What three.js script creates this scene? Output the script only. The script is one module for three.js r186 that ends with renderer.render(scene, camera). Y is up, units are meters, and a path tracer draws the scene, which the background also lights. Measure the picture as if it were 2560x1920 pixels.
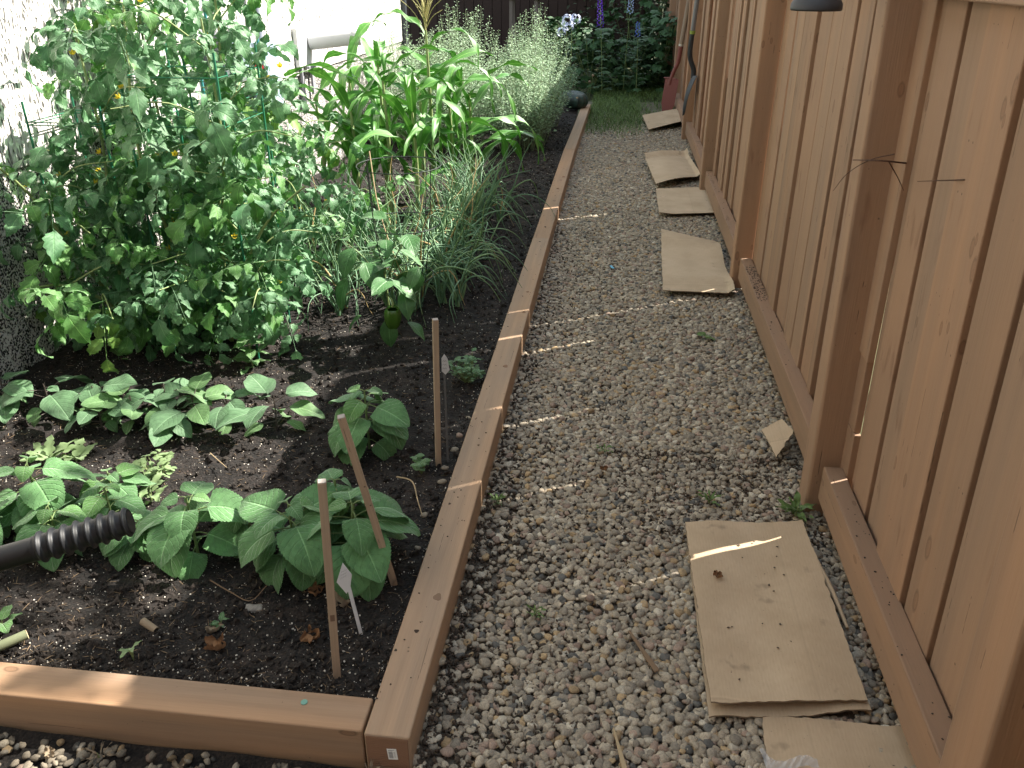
import * as THREE from 'three';
import { RoundedBoxGeometry } from 'three/addons/geometries/RoundedBoxGeometry.js';
import { mergeGeometries, mergeVertices } from 'three/addons/utils/BufferGeometryUtils.js';
import { ImprovedNoise } from 'three/addons/math/ImprovedNoise.js';

// ───────── camera, sky, sun, exposure ─────────
const D2R = Math.PI / 180;
const scene = new THREE.Scene();
const camera = new THREE.PerspectiveCamera(49.76, 4 / 3, 0.05, 200);
camera.position.set(0, 1.41, 0);
camera.rotation.set(-26.7 * D2R, 6.94 * D2R, 0, 'YXZ');
const renderer = new THREE.WebGLRenderer({ antialias: true });
renderer.toneMapping = THREE.LinearToneMapping;
renderer.toneMappingExposure = 3.3;
renderer.shadowMap.enabled = true;
const SUN_AZ = 31 * D2R, SUN_EL = 43 * D2R;
const sunDir = new THREE.Vector3(Math.cos(SUN_EL) * Math.cos(SUN_AZ), Math.sin(SUN_EL), -Math.cos(SUN_EL) * Math.sin(SUN_AZ));
{
  const W = 256, H = 128, d = new Float32Array(W * H * 4), v = new THREE.Vector3();
  for (let j = 0; j < H; j++) for (let i = 0; i < W; i++) {
    const lat = ((j + 0.5) / H - 0.5) * Math.PI, lon = ((i + 0.5) / W - 0.5) * 2 * Math.PI;
    v.set(Math.cos(lat) * Math.cos(lon), Math.sin(lat), Math.cos(lat) * Math.sin(lon));
    const t = Math.max(0, v.y), up = Math.pow(t, 0.55), glow = Math.pow(Math.max(0, v.dot(sunDir)), 8);
    const k = 0.4;
    const r = (1.0 - 0.36 * up + 0.7 * glow) * k, g = (1.0 - 0.2 * up + 0.62 * glow) * k, b = (1.02 - 0.06 * up + 0.5 * glow) * k;
    const o = (j * W + i) * 4, dn = v.y < 0 ? 0.35 : 1;
    d[o] = r * dn; d[o + 1] = g * dn; d[o + 2] = b * dn; d[o + 3] = 1;
  }
  const sky = new THREE.DataTexture(d, W, H, THREE.RGBAFormat, THREE.FloatType);
  sky.mapping = THREE.EquirectangularReflectionMapping; sky.magFilter = THREE.LinearFilter; sky.needsUpdate = true;
  scene.background = sky; scene.environment = sky; scene.backgroundIntensity = 1.0; scene.environmentIntensity = 1.0;
}
const sun = new THREE.DirectionalLight(new THREE.Color().setRGB(1, 0.94, 0.84), 5);
sun.position.copy(sunDir).multiplyScalar(20); sun.target.position.set(-0.5, 0, -4); sun.position.add(sun.target.position);
sun.castShadow = true; sun.shadow.mapSize.set(2048, 2048);
Object.assign(sun.shadow.camera, { left: -10, right: 10, top: 10, bottom: -10, near: 1, far: 50 });
scene.add(sun, sun.target);

// ───────── helpers ─────────
let seed = 20241;
function rnd() { seed = (seed + 0x6D2B79F5) | 0; let t = Math.imul(seed ^ (seed >>> 15), 1 | seed); t = (t + Math.imul(t ^ (t >>> 7), 61 | t)) ^ t; return ((t ^ (t >>> 14)) >>> 0) / 4294967296; }
const R = (a, b) => a + (b - a) * rnd(), pick = (a) => a[Math.floor(rnd() * a.length)];
const V = (x, y, z) => new THREE.Vector3(x, y, z);
const P = new ImprovedNoise();
const ns = (x, y, z = 0.37) => P.noise(x + 100.3, y + 50.7, z + 20.1);
const fbm = (x, y, z = 0.37, o = 4) => { let s = 0, a = 0.5; for (let i = 0; i < o; i++) { s += a * ns(x, y, z); x *= 2.03; y *= 2.03; z *= 2.03; a *= 0.5; } return s; };
const cl = (x, a = 0, b = 1) => Math.min(b, Math.max(a, x));
const sm = (a, b, x) => { const t = cl((x - a) / (b - a)); return t * t * (3 - 2 * t); };
const rgb = (r, g, b) => new THREE.Color().setRGB(r, g, b);
const used = {};
function numbered(n) { const k = used[n] = (used[n] ?? -1) + 1; return k ? n + '_' + String(k).padStart(3, '0') : n; }
function mesh(name, geo, mat, parent = scene) {
  const m = new THREE.Mesh(geo, mat); m.name = numbered(name); m.castShadow = m.receiveShadow = true; parent.add(m); return m;
}
function tag(o, label, category, group, kind) { Object.assign(o.userData, label ? { label } : {}, category ? { category } : {}, group ? { group } : {}, kind ? { kind } : {}); return o; }
function thing(name, label, category, p = [0, 0, 0], group) { const g = new THREE.Group(); g.name = numbered(name); g.position.set(...p); scene.add(g); return tag(g, label, category, group); }
const merge = (gs) => mergeGeometries(gs.map((g) => { const q = g.index ? g.toNonIndexed() : g; for (const k of Object.keys(q.attributes)) if (!['position', 'normal', 'uv'].includes(k)) q.deleteAttribute(k); return q; }));
const M4 = (p, e = [0, 0, 0], s = [1, 1, 1]) => new THREE.Matrix4().compose(V(...p), new THREE.Quaternion().setFromEuler(new THREE.Euler(e[0], e[1], e[2], 'YXZ')), V(...s));
function instanced(name, geo, mat, mats, colors, parent = scene) {
  const m = new THREE.InstancedMesh(geo, mat, mats.length); m.name = numbered(name); m.castShadow = m.receiveShadow = true;
  mats.forEach((x, i) => m.setMatrixAt(i, x)); if (colors) colors.forEach((c, i) => m.setColorAt(i, c));
  parent.add(m); m.userData.kind = 'stuff'; return m;
}
function tube(pts, r, seg = 8, rad = 5, r2 = r, cap = false) {            // tapered tube through points
  const c = pts.length === 2 ? new THREE.LineCurve3(pts[0], pts[1]) : new THREE.CatmullRomCurve3(pts);
  const g = new THREE.TubeGeometry(c, seg, 1, rad, false), a = g.attributes.position, n = g.attributes.normal;
  for (let i = 0; i <= seg; i++) { const t = i / seg, q = c.getPointAt(t), rr = r + (r2 - r) * t; for (let j = 0; j <= rad; j++) { const k = i * (rad + 1) + j; a.setXYZ(k, q.x + n.getX(k) * rr, q.y + n.getY(k) * rr, q.z + n.getZ(k) * rr); } }
  if (!cap) return g;
  const e = [g.toNonIndexed()];
  for (const t of [0, 1]) { const d = new THREE.CircleGeometry(t ? r2 : r, rad * 2), q = c.getPointAt(t), tn = c.getTangentAt(t).multiplyScalar(t ? 1 : -1); d.applyQuaternion(new THREE.Quaternion().setFromUnitVectors(V(0, 0, 1), tn)); d.translate(q.x, q.y, q.z); e.push(d.toNonIndexed()); }
  return merge(e);
}
function boxUV(geo, ox = 0, oy = 0, along = 'y') {                             // uv in metres, v along the grain
  const p = geo.attributes.position, n = geo.attributes.normal, uv = new Float32Array(p.count * 2);
  for (let i = 0; i < p.count; i++) {
    const x = p.getX(i), y = p.getY(i), z = p.getZ(i), ax = Math.abs(n.getX(i)), ay = Math.abs(n.getY(i)), az = Math.abs(n.getZ(i));
    let u, v;
    if (along === 'y') { v = y; u = ax > az ? z : x; if (ay > ax && ay > az) { u = x; v = z; } }
    else if (along === 'z') { v = z; u = ax > ay ? y + 0.3 : x; if (az > ax && az > ay) { u = x; v = y * 3; } }
    else { v = x; u = az > ay ? y + 0.3 : z; if (ax > ay && ax > az) { u = z; v = y * 3; } }
    uv[2 * i] = u + ox; uv[2 * i + 1] = v + oy;
  }
  geo.setAttribute('uv', new THREE.BufferAttribute(uv, 2)); return geo;
}
const rbox = (w, h, d, r = 0.003, s = 1) => new RoundedBoxGeometry(w, h, d, s, Math.min(r, w / 2.1, h / 2.1, d / 2.1));
function grid(nu, nv, fn) {                                                     // fn(u,v) in 0..1 -> [x,y,z,(U,V)]
  const pos = [], uv = [], idx = [];
  for (let j = 0; j <= nv; j++) for (let i = 0; i <= nu; i++) { const q = fn(i / nu, j / nv); pos.push(q[0], q[1], q[2]); uv.push(q[3] ?? i / nu, q[4] ?? j / nv); }
  for (let j = 0; j < nv; j++) for (let i = 0; i < nu; i++) { const a = j * (nu + 1) + i, b = a + 1, c = a + nu + 1, d = c + 1; idx.push(a, c, b, b, c, d); }
  const g = new THREE.BufferGeometry(); g.setAttribute('position', new THREE.Float32BufferAttribute(pos, 3)); g.setAttribute('uv', new THREE.Float32BufferAttribute(uv, 2)); g.setIndex(idx); g.computeVertexNormals(); return g;
}
function dataTex(w, h, fn, srgb, rx = 1, ry = 1) {
  const d = new Uint8Array(w * h * 4);
  for (let j = 0; j < h; j++) for (let i = 0; i < w; i++) { const c = fn(i / w, j / h, i, j), o = (j * w + i) * 4; if (typeof c === 'number') d[o] = d[o + 1] = d[o + 2] = cl(c) * 255; else { d[o] = cl(c[0]) * 255; d[o + 1] = cl(c[1]) * 255; d[o + 2] = cl(c[2]) * 255; } d[o + 3] = 255; }
  const t = new THREE.DataTexture(d, w, h); t.wrapS = t.wrapT = THREE.MirroredRepeatWrapping; t.magFilter = THREE.LinearFilter; t.minFilter = THREE.LinearMipmapLinearFilter; t.generateMipmaps = true;
  if (srgb) t.colorSpace = THREE.SRGBColorSpace; t.repeat.set(rx, ry); t.needsUpdate = true; return t;
}
const std = (o) => new THREE.MeshStandardMaterial({ roughness: 0.85, ...o });
const leafMat = (o, thr = 0.38) => new THREE.MeshPhysicalMaterial({ roughness: 0.62, side: THREE.DoubleSide, transmission: thr, thickness: 0, ior: 1.4, ...o });
function rock(det, amp, s) {
  let g = mergeVertices((() => { const q = new THREE.IcosahedronGeometry(1, det); q.deleteAttribute('normal'); q.deleteAttribute('uv'); return q; })(), 1e-4);
  const p = g.attributes.position, v = V(0, 0, 0);
  for (let i = 0; i < p.count; i++) { v.fromBufferAttribute(p, i); const k = 1 + amp * ns(v.x * 1.1 + s * 7, v.y * 1.1, v.z * 1.1 + s) + amp * 0.35 * ns(v.x * 2.6 + s, v.y * 2.6 + s, v.z * 2.6); p.setXYZ(i, v.x * k, v.y * k, v.z * k); }
  g.computeVertexNormals();
  const uv = new Float32Array(p.count * 2); for (let i = 0; i < p.count; i++) { uv[2 * i] = p.getX(i) * 0.5 + p.getZ(i) * 0.2; uv[2 * i + 1] = p.getY(i) * 0.5 + p.getZ(i) * 0.3; }
  g.setAttribute('uv', new THREE.BufferAttribute(uv, 2)); return g;
}

// ───────── textures and materials ─────────
function woodTexture(w, h, mw, mh, o) {                                         // mw x mh metres
  const knots = [], cracks = [], specks = [];
  for (let i = 0; i < o.knots; i++) knots.push([R(0.03, mw - 0.03), R(0.05, mh - 0.05), R(0.005, 0.014) * (o.kr ?? 1), rnd()]);
  for (let i = 0; i < o.cracks; i++) cracks.push([R(0, mw), R(0, mh), R(0.03, 0.2), R(0.0004, 0.0011), R(-0.02, 0.02)]);
  for (let i = 0; i < (o.specks ?? 0); i++) specks.push([R(0, mw), R(0, mh), R(0.0008, 0.0028)]);
  const bump = new Float32Array(w * h), col = new Uint8Array(w * h * 4);
  for (let j = 0; j < h; j++) for (let i = 0; i < w; i++) {
    const x = i / w * mw, y = j / h * mh; let wx = x, dark = 0, ring = 0;
    for (const [kx, ky, kr] of knots) { const dx = x - kx, dy = (y - ky) * 0.45, r = Math.hypot(dx, dy); if (r < kr * 5) { wx += Math.sign(dx || 1) * kr * 0.7 * Math.exp(-((r / kr) ** 2) / 3); const q = r / kr; if (q < 1.25) { ring = Math.max(ring, 1 - sm(0.75, 1.25, q)); dark = Math.max(dark, 0.5 * Math.exp(-(((q - 1) / 0.2) ** 2)) + 0.25 * (0.5 + 0.5 * Math.sin(q * 16))); } } }
    const lowf = fbm(x * 7 + wx * 3, y * 1.1, 3.3, 3), band = ns(wx * 55, y * 1.6, 1.7), fine = ns(wx * 330, y * 6, 8.1), fib = ns(wx * 900, y * 24, 4.4);
    let crack = 0;
    for (const [cx, cy, len, cw, sl] of cracks) { const t = (y - cy) / len; if (t > 0 && t < 1) { const c = cx + sl * (y - cy) + 0.0016 * ns(y * 30, cx * 50); const d = Math.abs(x - c) / (cw * Math.sin(Math.PI * t) + 1e-5); if (d < 1) crack = Math.max(crack, 1 - d * d); } }
    for (const [sx, sy, sr] of specks) { const d = Math.hypot(x - sx, y - sy) / sr; if (d < 1) crack = Math.max(crack, 1 - d * d * d); }
    const worn = sm(0.22, 0.5, fbm(x * 22, y * 5, 9.2, 4)) * o.worn;
    let k = 1 + o.low * lowf + o.band * band + o.fine * fine + o.fib * fib;
    k *= 1 - o.kd * dark - 0.25 * o.kd * ring; k *= 1 - 0.72 * crack;
    const c = o.color.map((a, n) => a * k * (1 - worn * [0.3, 0.36, 0.38][n]) * (1 - ring * o.kd * [0.12, 0.26, 0.34][n]) * (1 + o.hue * lowf * [0.4, 0, -0.5][n]));
    const q = (j * w + i) * 4; for (let n = 0; n < 3; n++) col[q + n] = cl(c[n] <= 0.0031308 ? c[n] * 12.92 : 1.055 * Math.pow(c[n], 1 / 2.4) - 0.055) * 255; col[q + 3] = 255;
    bump[j * w + i] = 0.6 + 0.16 * band + 0.14 * fine + 0.1 * fib - 0.6 * crack - 0.2 * dark * o.kd;
  }
  const mk = (d, s) => { const t = new THREE.DataTexture(d, w, h); t.wrapS = t.wrapT = THREE.MirroredRepeatWrapping; t.magFilter = THREE.LinearFilter; t.minFilter = THREE.LinearMipmapLinearFilter; t.generateMipmaps = true; t.repeat.set(1 / mw, 1 / mh); if (s) t.colorSpace = THREE.SRGBColorSpace; t.needsUpdate = true; return t; };
  const b8 = new Uint8Array(w * h * 4); for (let i = 0; i < w * h; i++) { b8[4 * i] = b8[4 * i + 1] = b8[4 * i + 2] = cl(bump[i]) * 255; b8[4 * i + 3] = 255; }
  return { map: mk(col, true), bumpMap: mk(b8, false) };
}
const fenceTex = woodTexture(512, 1024, 0.7, 1.9, { color: [0.305, 0.19, 0.118], knots: 20, cracks: 46, specks: 60, worn: 0.85, low: 0.24, band: 0.06, fine: 0.035, fib: 0.035, kd: 0.42, hue: 0.25, kr: 0.8 });
const cedarTex = woodTexture(512, 1024, 0.45, 1.5, { color: [0.335, 0.222, 0.14], knots: 6, cracks: 9, specks: 46, worn: 0.12, low: 0.24, band: 0.13, fine: 0.07, fib: 0.05, kd: 0.5, hue: 0.5, kr: 0.75 });
const stakeTex = woodTexture(128, 512, 0.12, 0.7, { color: [0.35, 0.255, 0.175], knots: 1, cracks: 4, specks: 4, worn: 0.4, low: 0.25, band: 0.2, fine: 0.1, fib: 0.08, kd: 0.4, hue: 0.3 });
const M = {
  fence: std({ ...fenceTex, bumpScale: 0.0016, roughness: 0.78 }),
  fenceB: std({ ...fenceTex, bumpScale: 0.0016, roughness: 0.8, color: rgb(0.92, 0.9, 0.88) }),
  fenceC: std({ ...fenceTex, bumpScale: 0.0016, roughness: 0.76, color: rgb(1.05, 1.0, 0.96) }),
  cedar: std({ ...cedarTex, bumpScale: 0.0008, roughness: 0.72 }),
  cedarB: std({ ...cedarTex, bumpScale: 0.0008, roughness: 0.74, color: rgb(0.93, 0.88, 0.84) }),
  stake: std({ ...stakeTex, bumpScale: 0.0008, roughness: 0.8 }),
  endGrain: std({ color: rgb(0.24, 0.125, 0.07), roughness: 0.9, bumpMap: dataTex(128, 128, (u, v) => 0.5 + 0.5 * Math.sin(Math.hypot(u - 0.3, v + 0.4) * 90 + 2 * ns(u * 6, v * 6)) * 0.6, false), bumpScale: 0.0008 }),
  white: std({ color: rgb(0.66, 0.66, 0.66), roughness: 0.5 }),
  whitePlastic: std({ color: rgb(0.6, 0.6, 0.62), roughness: 0.42 }),
  black: std({ color: rgb(0.018, 0.018, 0.021), roughness: 0.38 }),
  darkMetal: std({ color: rgb(0.035, 0.04, 0.047), roughness: 0.5, metalness: 0.2 }),
  greenWire: std({ color: rgb(0.02, 0.16, 0.085), roughness: 0.45 }),
  teal: std({ color: rgb(0.045, 0.27, 0.3), roughness: 0.45 }),
  darkWire: std({ color: rgb(0.022, 0.03, 0.026), roughness: 0.55, metalness: 0.3 }),
  twig: std({ color: rgb(0.17, 0.11, 0.065), roughness: 0.95 }),
  straw: std({ color: rgb(0.36, 0.27, 0.16), roughness: 0.95 }),
};
const soilTex = dataTex(512, 512, (u, v) => { const a = fbm(u * 14, v * 14, 2.2, 5), b = ns(u * 90, v * 90, 4), w = ns(u * 210, v * 210, 7) > 0.52 ? 0.25 : 0; const k = 0.085 + 0.09 * a + 0.05 * sm(0.0, 0.4, fbm(u * 3, v * 3, 8.8, 3)) + 0.06 * b + w * 0.6; return [k * 1.22, k * 1.02, k * 0.9]; }, true, 1.4, 1.4);
const soilBump = dataTex(512, 512, (u, v) => 0.5 + 0.5 * fbm(u * 22, v * 22, 5.2, 5) + 0.18 * ns(u * 120, v * 120, 3), false, 1.4, 1.4);
M.soil = std({ map: soilTex, bumpMap: soilBump, bumpScale: 0.012, roughness: 1 });
M.gritBed = std({ color: rgb(0.15, 0.125, 0.098), bumpMap: soilBump, bumpScale: 0.01, roughness: 1 });
M.lawn = std({ color: rgb(0.05, 0.06, 0.022), bumpMap: soilBump, bumpScale: 0.02, roughness: 1 });
const stoneTex = dataTex(128, 128, (u, v) => { const k = 0.84 + 0.3 * fbm(u * 6, v * 6, 1.1, 4) + 0.12 * ns(u * 50, v * 50, 3); return [k, k * 0.985, k * 0.96]; }, true);
M.stone = std({ map: stoneTex, roughness: 0.82 });
const cardTex = dataTex(512, 512, (u, v) => { const k = 0.6 + 0.075 * fbm(u * 5, v * 5, 6.1, 5) + 0.005 * Math.sin(u * 512 * 0.9) + 0.02 * ns(u * 200, v * 30, 2), s = 0.2 * sm(0.22, 0.5, fbm(u * 9 + 4, v * 9, 2.4, 4)) + 0.06 * Math.exp(-(((v - 0.62 + 0.012 * ns(u * 8, 1, 1)) / 0.006) ** 2)) - 0.04 * Math.exp(-(((v - 0.61 + 0.012 * ns(u * 8, 1, 1)) / 0.006) ** 2)) + 0.035 * Math.exp(-(((u - 0.3) / 0.004) ** 2)), f = ns(u * 150, v * 150, 9) > 0.66 ? 0.16 : 0; return [(k + 0.1) * (1 - s - f), (k + 0.01) * (1 - s - f), (k - 0.1) * (1 - s - f)]; }, true, 1.7, 1.7);
M.card = std({ map: cardTex, roughness: 0.9, side: THREE.DoubleSide });
M.cardPale = std({ map: cardTex, roughness: 0.88, side: THREE.DoubleSide, color: rgb(1.05, 1.08, 1.12) });

// ───────── leaves ─────────
// a blade that starts at the origin and grows along +z
function blade({ L, W, f, nu = 6, nv = 18, serr = 0, teeth = 0, fold = 0.2, droop = 0.4, wave = 0, quilt = 0, twist = 0, curl = 0, lobes = 0, ph = 0 }) {
  return grid(nu, nv, (a, t) => {
    const s = a * 2 - 1; let w = W * f(t);
    if (teeth) { const q = t * teeth % 1; w *= 1 + serr * (q - 0.5) * (t > 0.06 && t < 0.97 ? 1 : 0); }
    if (lobes) w *= 1 + 0.3 * Math.sin(t * lobes * Math.PI * 2 + 0.6) * (t > 0.1 && t < 0.9 ? 1 : 0);
    let th = -droop * t * 1.6 - curl * t * t, z = 0, y = 0; const n = 8;
    for (let k = 0; k < n; k++) { const tt = t * (k + 0.5) / n, th2 = -droop * tt * 1.6 - curl * tt * tt; z += Math.cos(th2) * L * t / n; y += Math.sin(th2) * L * t / n; }
    const x = s * w, up = fold * Math.abs(s) * w - 0.35 * fold * s * s * w * 1.2 + wave * L * Math.sin(t * 11 + s * 2 + ph) * Math.abs(s) + (quilt ? quilt * L * Math.cos(t * 42 - Math.abs(s) * 9) * Math.sin(Math.abs(s) * Math.PI) * 0.5 : 0);
    const tw = twist * t, cx = x * Math.cos(tw), cy = up + x * Math.sin(tw);
    return [cx, y + cy * Math.cos(th), z - cy * Math.sin(th), a, t];
  });
}
const ovate = (t) => Math.pow(Math.sin(Math.PI * Math.pow(cl(t), 0.72)), 0.8) * (t > 0.985 ? 0.15 : 1);
const heart = (t) => t < 0.06 ? 0.55 * t / 0.06 : Math.pow(Math.sin(Math.PI * (0.2 + 0.8 * Math.pow(t, 0.85))), 0.75) * (t > 0.985 ? 0.1 : 1);
const lance = (t) => Math.pow(Math.sin(Math.PI * Math.pow(cl(t), 0.8)), 1.05);
const veinTex = (base, vein, nv, str) => dataTex(256, 256, (u, v) => {
  const s = Math.abs(u * 2 - 1); const mid = Math.exp(-((s / 0.035) ** 2)); const q = ((v - s * 0.2 - s * s * 0.14 + 1) * nv) % 1, d = Math.abs(q - 0.5) * 2; const side = (1 - sm(0.0, 0.16, 1 - d)) * sm(0.98, 0.6, s) * 0.7;
  const m = 0.55 + 0.5 * fbm(u * 9, v * 9, 3.7, 4), vv = Math.max(mid, side * str); const k = 0.82 + 0.3 * (m - 0.5);
  return base.map((b, n) => cl(b * k * (1 - vv) + vein[n] * vv));
}, true);
const veinBump = dataTex(256, 256, (u, v) => { const s = Math.abs(u * 2 - 1), q = ((v - s * 0.2 - s * s * 0.14 + 1) * 7) % 1, d = Math.abs(q - 0.5) * 2; return 0.75 - 0.5 * Math.exp(-((s / 0.05) ** 2)) - 0.28 * (1 - sm(0, 0.24, 1 - d)) + 0.16 * fbm(u * 26, v * 26, 1.9, 3); }, false);
const tomTex = veinTex([0.44, 0.655, 0.44], [0.54, 0.72, 0.5], 7, 0.3), perTex = veinTex([0.43, 0.635, 0.39], [0.53, 0.71, 0.48], 7, 0.28), eggTex = veinTex([0.43, 0.595, 0.42], [0.51, 0.66, 0.49], 6, 0.3);
const cornTex = dataTex(128, 256, (u, v) => { const s = Math.abs(u * 2 - 1), mid = Math.exp(-((s / 0.09) ** 2)), k = 1 + 0.1 * Math.sin(u * 110) + 0.14 * ns(u * 14, v * 4, 2); return [0.34 * k + 0.2 * mid, 0.57 * k + 0.17 * mid, 0.22 * k + 0.14 * mid]; }, true);
M.tomato = leafMat({ map: tomTex, bumpMap: veinBump, bumpScale: 0.002, roughness: 0.55 }, 0.4);
M.tomatoB = leafMat({ map: tomTex, bumpMap: veinBump, bumpScale: 0.002, roughness: 0.55, color: rgb(0.8, 0.9, 0.85) }, 0.35);
M.tomatoC = leafMat({ map: tomTex, bumpMap: veinBump, bumpScale: 0.002, roughness: 0.6, color: rgb(1.2, 1.3, 0.7) }, 0.5);
M.tomatoD = leafMat({ map: tomTex, roughness: 0.6, color: rgb(1.6, 1.3, 0.6) }, 0.4);
M.perilla = leafMat({ map: perTex, bumpMap: veinBump, bumpScale: 0.0042, roughness: 0.78 }, 0.3);
M.perillaB = leafMat({ map: perTex, bumpMap: veinBump, bumpScale: 0.0042, roughness: 0.78, color: rgb(1.15, 1.15, 0.85) }, 0.4);
M.egg = leafMat({ map: eggTex, bumpMap: veinBump, bumpScale: 0.0025, roughness: 0.6 }, 0.3);
M.eggB = leafMat({ map: eggTex, bumpMap: veinBump, bumpScale: 0.0025, roughness: 0.6, color: rgb(1.1, 1.12, 0.82) }, 0.35);
M.bell = leafMat({ map: perTex, roughness: 0.45, color: rgb(0.72, 0.8, 0.72), bumpMap: veinBump, bumpScale: 0.002 }, 0.3);
M.corn = leafMat({ map: cornTex, roughness: 0.5 }, 0.48);
M.cornB = leafMat({ map: cornTex, roughness: 0.48, color: rgb(0.8, 0.88, 0.9) }, 0.4);
M.onion = leafMat({ color: rgb(0.14, 0.26, 0.145), roughness: 0.5 }, 0.12);
M.onionB = leafMat({ color: rgb(0.19, 0.31, 0.14), roughness: 0.5 }, 0.15);
M.onionDry = leafMat({ color: rgb(0.42, 0.3, 0.13), roughness: 0.8 }, 0.2);
M.silver = leafMat({ color: rgb(0.28, 0.41, 0.25), roughness: 0.8 }, 0.3);
M.shrub = leafMat({ map: perTex, color: rgb(0.34, 0.42, 0.34), roughness: 0.65 }, 0.25);
M.grass = leafMat({ color: rgb(0.12, 0.2, 0.05), roughness: 0.7 }, 0.3);
M.stem = std({ color: rgb(0.13, 0.19, 0.065), roughness: 0.6 });
M.stemPale = std({ color: rgb(0.24, 0.3, 0.12), roughness: 0.6 });
M.stemPurple = std({ color: rgb(0.075, 0.06, 0.05), roughness: 0.6 });
M.lettuce = leafMat({ color: rgb(0.22, 0.32, 0.14), roughness: 0.6 }, 0.35);
M.yellow = leafMat({ color: rgb(0.85, 0.7, 0.06), roughness: 0.6 }, 0.3);
M.dry = std({ color: rgb(0.25, 0.13, 0.06), roughness: 0.95, side: THREE.DoubleSide, bumpMap: veinBump, bumpScale: 0.003 });
M.dryPale = std({ color: rgb(0.24, 0.185, 0.125), roughness: 0.95, side: THREE.DoubleSide });

function put(parent, name, geo, mat, p, yaw, pitch, roll = 0, s = 1) { const m = mesh(name, geo, mat, parent); m.position.set(...p); m.rotation.set(-pitch, yaw, roll, 'YXZ'); m.scale.setScalar(s); return m; }
const perLeaves = [0, 1, 2, 3, 4].map((i) => blade({ L: 0.12, W: 0.052, f: heart, nu: 8, nv: 34, serr: 0.12, teeth: 17, fold: 0.12 + 0.05 * i, droop: 0.22 + 0.1 * i, wave: 0.02, quilt: 0.016, ph: i, curl: 0.15 * i }));
const eggLeaves = [0, 1, 2, 3].map((i) => blade({ L: 0.12, W: 0.043, f: ovate, nu: 6, nv: 14, fold: 0.15 + 0.06 * i, droop: 0.25 + 0.12 * i, wave: 0.03, ph: i * 2 }));
const bellLeaves = [0, 1, 2].map((i) => blade({ L: 0.13, W: 0.036, f: lance, nu: 4, nv: 14, fold: 0.3, droop: 0.3 + 0.2 * i, wave: 0.02, ph: i }));
const cap = (t) => cl(t);
// compound tomato leaves
function leafletGeo(i, L) { return blade({ L, W: L * 0.27, f: lance, nu: 4, nv: 16, lobes: 0, serr: 0.42, teeth: 5, fold: 0.15 + 0.12 * (i % 3), droop: 0.5 + 0.25 * (i % 4), wave: 0.05, ph: i, curl: 0.2 * (i % 3), twist: (i % 2 ? 1 : -1) * 0.3 }); }
const tomGeo = [];
for (let k = 0; k < 8; k++) {
  const L = 0.2 + 0.014 * k, dr = R(0.25, 0.75), gs = [], at = (t) => { let z = 0, y = 0; for (let n = 0; n < 8; n++) { const a = -dr * 1.5 * t * (n + 0.5) / 8; z += Math.cos(a) * L * t / 8; y += Math.sin(a) * L * t / 8; } return V(0, y, z); };
  gs.push(tube([at(0), at(0.35), at(0.7), at(1)], 0.0021, 6, 4, 0.001));
  const add = (t, side, len) => { const g = leafletGeo(Math.floor(rnd() * 12), len), q = at(t), a = -dr * 1.5 * t; g.rotateZ(R(-0.4, 0.4)); g.rotateX(R(-0.2, 0.7)); g.rotateY(side * R(0.85, 1.25)); g.rotateX(-a); g.translate(q.x + side * 0.006, q.y, q.z); gs.push(g); };
  for (const [t, l] of [[0.3, 0.07], [0.52, 0.09], [0.76, 0.085]]) for (const s of [-1, 1]) add(t + R(-0.03, 0.03), s, l * R(0.85, 1.15));
  for (const t of [0.5, 0.74]) if (rnd() < 0.8) add(t, pick([-1, 1]), 0.026);
  add(0.99, 0, 0.105 * R(0.9, 1.1));
  tomGeo.push(merge(gs));
}
const flowerGeo = (() => { const g = []; for (let i = 0; i < 5; i++) { const b = blade({ L: 0.013, W: 0.0035, f: lance, nu: 2, nv: 4, droop: -0.5, fold: 0.2 }); b.rotateX(-0.5); b.rotateY(i * 1.2566); g.push(b); } g.push(tube([V(0, 0, 0), V(0, 0.012, 0)], 0.0022, 2, 5, 0.001)); return merge(g); })();

// ───────── ground, path, soil ─────────
{
  const g = new THREE.PlaneGeometry(60, 60); g.rotateX(-Math.PI / 2); g.translate(0, -0.06, -12);
  tag(mesh('ground', g, M.lawn), 'plain earth around the garden', null, null, 'structure');
}
const pathH = (x, z) => 0.012 * fbm(x * 2.2, z * 2.2, 1.5, 3) - 0.006;
const path = tag(mesh('gravel_path', grid(40, 220, (a, b) => { const x = -0.36 + a * 1.06, z = -0.75 - b * 9.6; return [x, pathH(x, z) - 0.006, z, x, z]; }), M.gritBed), 'river pebble path between the timber edging and the fence', null, null, 'structure');
const nearStrip = tag(mesh('gravel_border', grid(40, 14, (a, b) => { const x = -1.5 + a * 1.2, z = -0.72 - b * 0.36; return [x, -0.004 + 0.02 * fbm(x * 5, z * 5, 4.2, 3), z, x, z]; }), M.soil), 'strip of pebbles and earth before the short timber', null, null, 'structure');
const soilY = (x, z) => 0.05 + 0.03 * fbm(x * 2.1, z * 2.1, 2.5, 4) + 0.014 * fbm(x * 13, z * 13, 6.5, 3) - 0.012 * sm(-0.62, -0.42, x) * sm(-1.45, -1.17, z) + 0.02 * sm(-1.0, -2.1, x);
const soil = tag(mesh('garden_soil', grid(190, 760, (a, b) => { const x = -2.13 + a * 1.72, z = -1.15 - b * 8.6; return [x, soilY(x, z) + 0.004 * ns(x * 60, z * 60, 2) + 0.009 * fbm(x * 34, z * 34, 4.4, 3), z, x, z]; }), M.soil), 'dark moist garden soil inside the timber bed', null, null, 'structure');

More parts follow.
